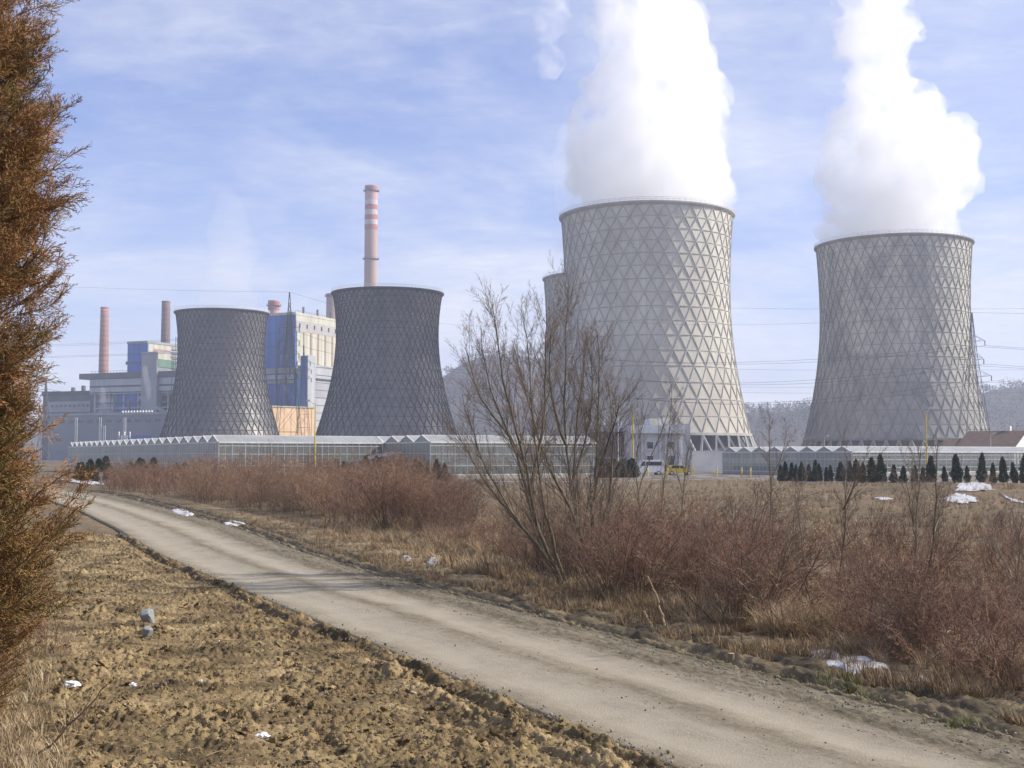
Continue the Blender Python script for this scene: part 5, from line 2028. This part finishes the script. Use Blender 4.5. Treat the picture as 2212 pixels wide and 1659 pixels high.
M_ARB = twig_mat('dark_conifer', [(0, (.026, .044, .027)), (.6, (.045, .066, .036)), (1, (.07, .085, .045))])
M_ARBB = twig_mat('brown_conifer', [(0, (.055, .040, .026)), (.6, (.09, .06, .036)), (1, (.12, .085, .05))])
rg = np.random.default_rng(4)
G5 = 'row of small dark conifers before the low glasshouse'
arbs = [arborvitae(rg, 'small dark green conifer in the hedge row before the low glasshouse', G5) for _ in range(6)]
used = 0
ROW = []
for u in np.concatenate([np.arange(1682, 1850, 12.5), [1862, 1880, 1903, 1930, 1950, 1972, 1990, 2010, 2040, 2062, 2085, 2118, 2140, 2166, 2192, 2212, 2236, 2262]]):
    ROW.append((u + rg.uniform(-3, 3), 128 + rg.uniform(-1, 2) if u > 1850 else 134 + rg.uniform(-2, 2)))
TALL = {1903: 1.35, 2010: 1.3, 2062: 1.38, 2118: 1.4, 2166: 1.25, 2212: 1.42, 1880: 1.2}
for k, (u, Y) in enumerate(ROW):
    hgt = rg.uniform(.6, .9)
    for tu, tk in TALL.items():
        if abs(tu - u) < 4:
            hgt = tk * .82
    loc = (ux(u, Y), Y, zg(ux(u, Y), Y) - .05)
    if used < 6:
        arbs[used].location, arbs[used].scale, arbs[used].rotation_euler = loc, (hgt * .82, hgt * .82, hgt), (0, 0, rg.uniform(0, 6))
    else:
        o = dup(arbs[int(rg.integers(0, 6))], loc, rg.uniform(0, 6.28), (hgt * rg.uniform(.62, 1.05), hgt * rg.uniform(.7, .95), hgt), tilt=(rg.normal() * .05, rg.normal() * .05))
    used += 1
G6 = 'dark conifers below the far left gables'
for k in range(26):
    u = rg.uniform(170, 425)
    Y = rg.uniform(132, 150)
    s_ = rg.uniform(.6, 1.05) * (1.0 if u < 360 else .8)
    dup(arbs[k % 4], (ux(u, Y), Y, -.05), rg.uniform(0, 6.28), (s_ * 1.2, s_ * 1.2, s_), 'dark bushy conifer below the gables of the longest glasshouse', G6)
G7 = 'small conifers before the long left glasshouse'
for k in range(17):
    u = 690 + k * 17 + rg.uniform(-5, 5)
    s_ = rg.uniform(.75, 1.1)
    dup(arbs[k % 4], (ux(u, 139), 139, -.05), rg.uniform(0, 6.28), (s_, s_, s_), 'small dark conifer behind the red thicket before the longest glasshouse', G7)
G8 = 'dark shrubs before the annex'
for k in range(9):
    u = 1295 + k * 9 + rg.uniform(-4, 4)
    s_ = rg.uniform(.7, 1.0)
    dup(arbs[k % 4], (ux(u, 160), 160, -.05), rg.uniform(0, 6.28), (s_ * 1.5, s_ * 1.5, s_), 'dark low conifer shrub before the annex and its pale mast', G8)

# ------------------------------------------------------------------ dry grass
def blade_tuft(rg, n, Lh, droop, spread, wid, nseg=4):
    V, Q, A = [], [], []
    for k in range(n):
        a_ = rg.uniform(0, 6.28)
        b = np.array([math.cos(a_), math.sin(a_), 0]) * rg.uniform(0, spread)
        lean = rg.uniform(.1, 1.0)
        L = Lh * rg.uniform(.5, 1.15)
        out_ = np.array([math.cos(a_ + rg.normal() * .5), math.sin(a_ + rg.normal() * .5), 0])
        d = nrm(out_ * lean + [0, 0, 1])
        sd = np.array([-out_[1], out_[0], 0]) * wid
        p = b
        i0 = len(V)
        for i in range(nseg + 1):
            w_ = 1 - .85 * i / nseg
            V.append(p - sd * w_), V.append(p + sd * w_)
            A += [0] * 2
            p = p + d * L / nseg
            d = nrm(d + out_ * droop * .35 - np.array([0, 0, droop * (.25 + .35 * i / nseg)]))
        A[i0:] = [rg.uniform(0, 1)] * (2 * (nseg + 1))
        for i in range(nseg):
            Q.append((i0 + 2 * i, i0 + 2 * i + 1, i0 + 2 * i + 3, i0 + 2 * i + 2))
    return np.array(V), np.array(Q), np.array(A)


t = NT('straw')
oi = t.attr()
c = t.ramp(oi, [(.0, (.16, .105, .058)), (.35, (.26, .18, .10)), (.7, (.38, .285, .165)), (1, (.50, .41, .27))])
t.bsdf(c, .75, spec=.25)
M_STRAW = t.m


def scatter_tufts(name, protos, pts, sizes, seed, mat, label, cat='grass', tone=(0, 1)):
    rg = np.random.default_rng(seed)
    mb = MB()
    wh = rg.integers(0, len(protos), len(pts))
    for k, (v, q, a) in enumerate(protos):
        m_ = wh == k
        if not m_.any():
            continue
        Ms = rotz(rg.uniform(0, 6.28, m_.sum())) * sizes[m_][:, None, None]
        mb.tiles(v, q, Ms, pts[m_])
        sh = rg.uniform(-.25, .25, m_.sum())
        mb.a[-1] = np.clip(np.tile(a, m_.sum()) * (tone[1] - tone[0]) + tone[0] + np.repeat(sh, len(v)), 0, 1)
    return stuff(mb.build(name, mat), label, cat)


rg = np.random.default_rng(91)
droopy = [blade_tuft(rg, 90, .85, .55, .10, .0045, 5) for _ in range(4)]
upright = [blade_tuft(rg, 26, .42, .55, .12, .007, 3) for _ in range(5)]
tiny = [blade_tuft(rg, 14, .16, .4, .06, .005, 2) for _ in range(4)]

# long drooping grass along the verge
pts, sz = [], []
for k in range(620):
    u = rg.uniform(760, 2330)
    ve = 1195 + (u - 760) * .178 + (10 if u > 1400 else 0)
    v = ve + rg.normal() * 26 - 12
    p = gnd(u, v)
    tt = p[0] - r_right(p[1])
    if tt < 1.9 or p[1] > 75:
        continue
    if noise2(np.array([p[0] / 2.2]), np.array([p[1] / 2.2]), 66)[0] < -.12:
        continue
    pts.append((p[0], p[1], verge_z(p[0], p[1]) - .04))
    sz.append(rg.uniform(.3, .75) * (.8 if u < 1250 else 1))
for (u0, v0, sp_) in ((790, 1150, 28), (880, 1158, 34), (960, 1170, 30), (1050, 1195, 30), (1490, 1370, 34), (1600, 1330, 30), (1700, 1370, 40), (1770, 1350, 30), (1850, 1320, 26)):
    for k in range(24):
        p = gnd(u0 + rg.normal() * sp_, v0 + rg.normal() * 9)
        if p[0] - r_right(p[1]) > 1.5:
            pts.append((p[0], p[1], verge_z(p[0], p[1]) - .03))
            sz.append(rg.uniform(.45, .85))
scatter_tufts('long_grass', droopy, np.array(pts), np.array(sz), 7, M_STRAW, 'long bleached grass hanging in tufts along the right verge', tone=(.1, .95))

# field of dead stalks
n = 21000
Yf = 1 / (1 / 20 + rg.uniform(0, 1, n) * (1 / 124 - 1 / 20))
Yf = 20 + (Yf - 20)
uf = np.where(rg.uniform(size=n) < .74, rg.uniform(700, 2400, n), rg.uniform(2400, 3300, n))
xf = (uf - 1106) / F * Yf
ok = xf > r_right(Yf) + 2.2
xf, Yf = xf[ok], Yf[ok]
den_ = noise2(xf / 3.1, Yf / 3.1, 44) + .5 * noise2(xf / 1.1, Yf / 1.1, 45)
ok = den_ > -.28
xf, Yf, den_ = xf[ok], Yf[ok], den_[ok]
zf = terrain(xf, Yf) - .03
nearv = xf - r_right(Yf) < 4.8
for i in np.where(nearv)[0]:
    zf[i] = verge_z(xf[i], Yf[i]) - .03
szf = (.55 + .5 * np.clip(den_ + .3, 0, 1)) * rg.uniform(.7, 1.25, len(xf)) * (1 + .35 * smooth(60, 120, Yf))
scatter_tufts('field_grass', upright, np.stack([xf, Yf, zf], 1), szf, 8, M_STRAW, 'straw coloured dead grass and stalks covering the open field', tone=(.05, .85))

# short grass blades at the verge and at the lower left
pts, sz = [], []
for k in range(12000):
    y = 1 / rg.uniform(1 / 60, 1 / 9)
    tt = rg.uniform(.5, 4.2)
    x = r_right(y) + tt
    if noise2(np.array([x / 1.3]), np.array([y / 1.3]), 12)[0] > -.12 + .3 * (tt < .55):
        pts.append((x, y, verge_z(x, y) - .015))
        sz.append(rg.uniform(.5, 1.3))
scatter_tufts('verge_grass', tiny, np.array(pts), np.array(sz), 9, M_STRAW, 'short dead grass on the churned mud verge', tone=(0, .6))
t = NT('green_blades')
c = t.ramp(t.attr(), [(.0, (.085, .10, .028)), (1, (.19, .19, .07))])
t.bsdf(c, .7, spec=.25)
M_GRN = t.m
pts, sz = [], []
for (u0, v0, n_, sp_) in ((1835, 1490, 22, 22), (1780, 1478, 12, 30), (1700, 1462, 10, 30), (1900, 1510, 9, 30), (2080, 1570, 18, 30), (1480, 1402, 14, 30)):
    for k in range(n_):
        p = gnd(u0 + rg.normal() * sp_, v0 + rg.normal() * 6)
        pts.append((p[0], p[1], verge_z(p[0], p[1]) - .01))
        sz.append(rg.uniform(.4, .9))
scatter_tufts('green_grass', tiny, np.array(pts), np.array(sz), 10, M_GRN, 'sparse fresh green grass at the muddy edge of the track')
pts, sz = [], []
for k in range(1500):
    u, v = rg.uniform(-220, 210), rg.uniform(1300, 1720)
    if u > 60 + (v - 1300) * .15 + rg.normal() * 40 or rg.uniform() < .25:
        continue
    p = gnd(u, v)
    pts.append((p[0], p[1], soil_z(p[0], p[1]) - .02))
    sz.append(rg.uniform(.25, .62))
scatter_tufts('withered_grass', upright, np.array(pts), np.array(sz), 11, M_STRAW, 'pale withered grass under the cypress at the lower left', tone=(.3, 1))
# scattered straws on the clay
mb = MB()
for k in range(260):
    y = 1 / rg.uniform(1 / 34, 1 / 9.5)
    x = r_left(y) - rg.uniform(.4, 8)
    a_ = rg.uniform(0, 6.28)
    L = rg.uniform(.06, .35)
    z0 = soil_z(x, y) + .012
    p = np.array([(x, y, z0), (x + L * .5 * math.cos(a_), y + L * .5 * math.sin(a_), z0 + .015), (x + L * math.cos(a_ + .3), y + L * math.sin(a_ + .3), z0 + .005)])
    mb.path(p, rg.uniform(.002, .004), 3)
stuff(mb.build('straw_litter', M_STRAW), 'dry straws scattered over the bare clay', 'straw')

# bare twigs under the cypress
rg = np.random.default_rng(70)
SP_T = dict(n=[6, 4, 3], wob=[.09, .15, .2], up=[.03, .05, .04], kids=[6, 3], start=[.25, .2], ang=[35, 40], len=[.4, .5], thin=.55, rmin=.0028, tip=.3)
G9 = 'low twiggy plants under the cypress'
tw = [shrub('low_shrub', 'low dry twiggy plant on the clay under the brown cypress', G9, rg, .8, 7, .5, (M_STEM, M_REDT), SP_T, .005, .2) for _ in range(3)]
for k in range(22):
    u, v = rg.uniform(-120, 120), rg.uniform(1250, 1560)
    p = gnd(u, v)
    s_, a_ = rg.uniform(.6, 1.2), rg.uniform(0, 6.28)
    loc = (p[0], p[1], soil_z(p[0], p[1]) - .02)
    if k < 3:
        tw[k].location, tw[k].rotation_euler, tw[k].scale = loc, (0, 0, a_), (s_, s_, s_)
    else:
        dup(tw[k % 3], loc, a_, (s_, s_, s_))
# long bent stalks at the lower left corner
M_STALK = pmat('dry_stalk', (.42, .31, .17), (.28, .19, .10), 8, .7)
M_DSTALK = pmat('dark_stalk', (.17, .11, .065), (.11, .07, .045), 8, .7)
for lb, Y0, tr, r0, m_ in (('long dark bent stalk curving over the withered grass', 11.3, [(-10, 1652), (60, 1640), (120, 1600), (180, 1540), (232, 1478)], .012, M_DSTALK),
                           ('pale straight reed leaning in the withered grass beside the dark bent stalk', 11.6, [(20, 1630), (60, 1560), (100, 1490), (108, 1470)], .009, M_STALK),
                           ('pale thin reed lying towards the bent stalk, in the withered grass', 11.9, [(110, 1500), (180, 1550), (250, 1590), (300, 1612)], .006, M_STALK),
                           ('taller pale dry stem standing in the grass by the willows', 17.3, [(1436, 1352), (1420, 1290), (1400, 1245)], .014, M_STALK),
                           ('shorter pale dry stem leaning beside the standing one', 17.0, [(1410, 1352), (1390, 1318)], .012, M_STALK),
                           ('pale broken cane lying on clay by the small grey stone', 18.5, [(450, 1372), (500, 1370), (545, 1368)], .008, M_STALK)):
    pts = np.array([at(u, v, Y0) for u, v in tr])
    if 'lying' in lb:
        pts[:, 2] = [soil_z(p[0], p[1]) + .05 for p in pts]
    L = np.concatenate([[0], np.cumsum(np.linalg.norm(np.diff(pts, axis=0), axis=1))])
    ts = np.linspace(0, L[-1], 16)
    P = np.stack([np.interp(ts, L, pts[:, k]) for k in range(3)], 1)
    P[1:-1] = P[1:-1] * .5 + (P[:-2] + P[2:]) * .25
    P[1:-1] += rg.normal(size=P[1:-1].shape) * .008
    sk = MB().path(P, np.linspace(r0, r0 * .45, 16), 6)
    if 'bent' in lb:
        for k in (7, 9, 11, 13):
            sk.path([P[k], P[k] + [.05, 0, .09], P[k] + [.11, .02, .22]], [.004, .003, .0015], 4)
    tag(sk.build('dry_stalk', m_), lb, 'stalk')

# ------------------------------------------------------------------ snow, stones, rubbish
t = NT('old_snow')
v = t.coord()
n1, n2 = t.noise(5, 5, .6, v), t.noise(40, 3, .6, v)
c = t.ramp(n1, [(.34, (.24, .22, .20)), (.44, (.44, .44, .46)), (.64, (.60, .61, .65))])
p = t.bsdf(c, .6, n2, .35, .02, spec=.3)
p.inputs['Subsurface Weight'].default_value = .15
p.inputs['Subsurface Radius'].default_value = (.05, .06, .08)
M_SNOW = t.m


def snow(label, outline, thick_, seed, zf, zref=0.0):
    """outline: picture points on the ground"""
    rg = np.random.default_rng(seed)
    P = np.array([gnd(u, v, zref)[:2] for u, v in outline])
    Pc = np.concatenate([P, P[:1]])
    L = np.concatenate([[0], np.cumsum(np.linalg.norm(np.diff(Pc, axis=0), axis=1))])
    n_ = 90
    ts = np.linspace(0, L[-1], n_, endpoint=False)
    R = np.stack([np.interp(ts, L, Pc[:, k]) for k in range(2)], 1)
    for _ in range(2):
        R = R * .5 + (np.roll(R, 1, 0) + np.roll(R, -1, 0)) * .25
    ctr = R.mean(0)
    R = ctr + (R - ctr) * (1 + .22 * noise2(R[:, 0] * 2.3, R[:, 1] * 2.3, seed) + .12 * noise2(R[:, 0] * 9, R[:, 1] * 9, seed + 1))[:, None]
    mb = MB()
    lev = [(1.0, -.06), (.985, .35), (.94, .75), (.8, 1.0), (.6, 1.05), (.4, 1.0), (.2, 1.0), (.02, 1.0)]
    V = []
    z0 = max(np.percentile([zf(a, b) for a, b in np.concatenate([R[::4], ctr + (R[::5] - ctr) * .5])], 60), -.2)
    for s_, h_ in lev:
        q = ctr + (R - ctr) * s_
        if zf is zg:
            zz = np.array([zg(a, b) for a, b in q]) + .05
        else:
            zz = np.array([zf(a, b) for a, b in q]) * .15 + z0 * .85 if h_ < .5 else np.full(len(q), z0)
        zz = zz + h_ * thick_ * (.55 + .7 * fbm2(q[:, 0] * 1.6, q[:, 1] * 1.6, 3, seed + 3))
        V.append(np.column_stack([q, zz]))
    V = np.concatenate(V)
    k = np.arange(n_)
    j = (k + 1) % n_
    Q = np.concatenate([np.stack([k + i * n_, j + i * n_, j + (i + 1) * n_, k + (i + 1) * n_], 1) for i in range(len(lev) - 1)])
    mb.add(V, Q)
    tag(mb.build('snow_patch', M_SNOW, smooth=True), label, 'snow', 'melting snow patches')


snow('largest near snow patch at the foot of the low red shrubs', [(1745, 1424), (1790, 1412), (1830, 1432), (1862, 1428), (1900, 1440), (1916, 1452), (1870, 1458), (1842, 1470), (1822, 1466), (1825, 1452), (1795, 1446), (1770, 1436)], .06, 1, verge_z)
snow('upper snow patch on the far mound before the conifers', [(2060, 1056), (2085, 1043), (2110, 1041), (2135, 1050), (2150, 1057), (2120, 1061), (2090, 1059)], .03, 2, zg, .42)
snow('wide snow patch below the far mound in the field', [(2035, 1072), (2070, 1067), (2105, 1072), (2112, 1081), (2075, 1084), (2050, 1080)], .03, 3, zg, .25)
snow('thin snow streak beside the wide snow patch in the field', [(2165, 1078), (2190, 1084), (2225, 1090), (2230, 1094), (2190, 1090)], .03, 4, zg)
snow('small snow scrap next to the far mound', [(1995, 1053), (2020, 1049), (2040, 1054), (2018, 1057)], .03, 6, zg)
snow('tiny snow scrap in the middle of the far field', [(1890, 1081), (1915, 1079), (1930, 1085), (1905, 1088)], .03, 7, zg)
snow('snow patch on the track edge below the red thicket', [(368, 1103), (385, 1099), (405, 1103), (420, 1113), (402, 1117), (380, 1110)], .07, 8, verge_z)
snow('faint snow patch beneath the dark hollow of the thicket', [(482, 1130), (505, 1126), (530, 1132), (512, 1137), (490, 1136)], .05, 9, verge_z)
snow('small snow lump nearest the leaning willow', [(922, 1218), (938, 1214), (950, 1222), (940, 1229), (926, 1227)], .10, 10, verge_z)
snow('tiny snow lump beside the small snow lump by the willow', [(866, 1210), (880, 1206), (890, 1211), (876, 1216)], .07, 11, verge_z)
snow('snow strip along the far bend of the track', [(128, 1037), (160, 1036), (200, 1041), (228, 1046), (200, 1048), (150, 1042)], .10, 12, lambda a, b: .05)
snow('small snow fleck on the verge below the forked brush', [(1520, 1392), (1534, 1388), (1542, 1394), (1528, 1398)], .05, 13, verge_z)
snow('small snow fleck nearest the largest near snow patch', [(1975, 1478), (1992, 1474), (2006, 1482), (1990, 1488)], .05, 14, verge_z)
snow('thin snow line deep in the low red tangle', [(1985, 1364), (2020, 1362), (2060, 1364), (2040, 1369), (2000, 1369)], .06, 15, verge_z)


def stone(name, label, u, v, size, mat, seed, sub=3, cat='stone', sharp=.5):
    p = gnd(u, v)
    V, Fc = IV.copy(), IF
    rg = np.random.default_rng(seed)
    for k in range(9):                                  # chop facets off
        d = nrm(rg.normal(size=3))
        h_ = rg.uniform(.28, .7)
        s_ = V @ d
        V = V - np.outer(np.clip(s_ - h_, 0, None), d) * (sharp + .4)
    V = V * (1 + .04 * fbm3(V * 3, 3, seed))[:, None] * np.array(size)
    c_, s_ = math.cos(seed), math.sin(seed)
    V = V @ np.array([(c_, -s_, 0), (s_, c_, 0), (0, 0, 1)]).T
    mb = MB().add(V + np.array([p[0], p[1], soil_z(p[0], p[1]) + size[2] * .45]), None, Fc)
    tag(mb.build(name, mat), label, cat)


M_STONE = pmat('grey_stone', (.27, .285, .28), (.18, .195, .20), 14, .85, bump=.4, bdist=.01)
M_STON2 = pmat('pale_stone', (.50, .48, .44), (.36, .34, .30), 20, .85, bump=.4, bdist=.01)
stone('stone', 'largest grey angular stone on the bare clay', 320, 1350, (.29, .21, .18), M_STONE, 5)
stone('stone', 'small grey stone just below the largest stone', 316, 1388, (.13, .10, .11), M_STONE, 8)
stone('stone', 'pale flat stone on the open clay near the torn paper strip', 704, 1500, (.075, .06, .04), M_STON2, 9)
stone('stone', 'pale pebble near the road beyond the largest stone', 340, 1322, (.045, .04, .04), M_STON2, 12)
stone('stone', 'pale grey pebble low beside the mud ridge', 892, 1512, (.05, .04, .035), M_STON2, 14)
stone('stone', 'whitish stone on the clay below the cypress tip', 472, 1385, (.05, .04, .03), M_STON2, 15)
# crumpled white litter
M_PAPER = pmat('white_litter', (.80, .80, .80), (.68, .68, .70), 30, .6)
for k, (u, v, s_, lb) in enumerate(((151, 1506, .085, 'crumpled white paper scrap, largest bit of litter, by the withered grass'), (286, 1496, .045, 'small white litter scrap close to the largest paper scrap'),
                                    (566, 1612, .06, 'white torn paper strip on the rough clay'), (226, 1170, .08, 'white litter scrap on the clay at the track edge'),
                                    (432, 1485, .035, 'tiny white litter scrap in the middle of the clay'))):
    p = gnd(u, v)
    rg = np.random.default_rng(30 + k)
    V = IV * (1 + .55 * fbm3(IV * 2.3, 3, 9 + k))[:, None] * np.array([s_, s_ * .7, s_ * .5])
    mb = MB().add(V + np.array([p[0], p[1], soil_z(p[0], p[1]) + s_ * .35]), None, IF)
    tag(mb.build('litter', M_PAPER), lb, 'litter')
stump = gnd(1578, 1428)
st = thing('tree_stump', 'small cut orange stump end beside the churned verge', 'stump', (stump[0], stump[1], verge_z(stump[0], stump[1])))
MB().path([(0, 0, -.1), (.01, .0, .1)], [.05, .045], 10).build('stump', M_WILS, st, local=True)
MB().lathe([(.044, .1), (.0, .102)], 12, (.01, 0, 0), False).build('cut_face', pmat('cut_wood', (.62, .36, .16), (.5, .28, .12), 20), st, local=True)

# loose clods lying on the clay, and gravel thrown to the sides of the track
rg = np.random.default_rng(50)
CV, CF = icosphere(2)
prot = []
for k in range(6):
    V = CV * (1 + .8 * fbm3(CV * 2.1 + k * 7, 3, k, .7))[:, None] * np.array([1, .8, .6])
    prot.append(V)
mb = MB()
n = 5200
y = 1 / rg.uniform(1 / 36, 1 / 8.6, n)
tt = rg.uniform(.15, 8.3, n)
x = r_left(y) - tt
cl_ = fbm2(x / .9, y / .9, 2, 77)
ok = (cl_ > -.25) | (rg.uniform(size=n) < .2) | (np.abs(tt - .75) < .25)
x, y, tt = x[ok], y[ok], tt[ok]
s_ = np.clip(rg.lognormal(-4.05, .55, len(x)), .006, .07)
zz = np.array([soil_z(a, b) for a, b in zip(x, y)]) + s_ * .25
wh = rg.integers(0, 6, len(x))
Ms = rot_to(rg.normal(size=(len(x), 3)) * .5 + [0, 0, 1], rg.uniform(0, 6.28, len(x))) * s_[:, None, None]
cc = np.clip(rg.normal(.42, .2, len(x)) - .15 * (np.abs(tt - .75) < .3), 0, 1)
for k in range(6):
    m_ = wh == k
    mb.tiles(prot[k], None, Ms[m_], np.stack([x, y, zz], 1)[m_], cc[m_], CF)
C1, F1 = icosphere(1)
n = 17000                                        # fine crumbs
y = 1 / rg.uniform(1 / 30, 1 / 8.8, n)
tt = rg.uniform(.1, 8.0, n)
x = r_left(y) - tt
s_ = np.clip(rg.lognormal(-4.75, .4, n), .004, .022)
zz = np.array([soil_z(a, b) for a, b in zip(x, y)]) + s_ * .4
Ms = rot_to(rg.normal(size=(n, 3)), rg.uniform(0, 6.28, n)) * (s_[:, None, None] * rg.uniform(.55, 1.3, (n, 1, 3)))
mb.tiles(C1, None, Ms, np.stack([x, y, zz], 1), np.clip(rg.normal(.40, .22, n), 0, 1), F1)
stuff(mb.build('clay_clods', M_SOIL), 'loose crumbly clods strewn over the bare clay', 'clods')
mb = MB()
n = 4200
y = 1 / rg.uniform(1 / 45, 1 / 8.6, n)
ff = np.where(rg.uniform(size=n) < .6, rg.uniform(.68, 1.06, n), np.where(rg.uniform(size=n) < .5, rg.normal(.0, .03, n), rg.normal(.41, .04, n)))
x = r_left(y) + ff * (r_right(y) - r_left(y))
s_ = np.clip(rg.lognormal(-4.75, .4, n), .004, .022)
Ms = rot_to(rg.normal(size=(n, 3)), rg.uniform(0, 6.28, n)) * s_[:, None, None]
V6, F6 = icosphere(1)
mb.tiles(V6, None, Ms, np.stack([x, y, .03 + 0 * x], 1), rg.uniform(0, 1, n), F6)
t = NT('loose_gravel')
c = t.ramp(t.attr(), [(0, (.11, .095, .07)), (.6, (.22, .19, .15)), (1, (.36, .33, .28))])
t.bsdf(c, .9, spec=.2)
stuff(mb.build('gravel', t.m), 'loose gravel thrown to the sides of the wheel tracks', 'gravel')
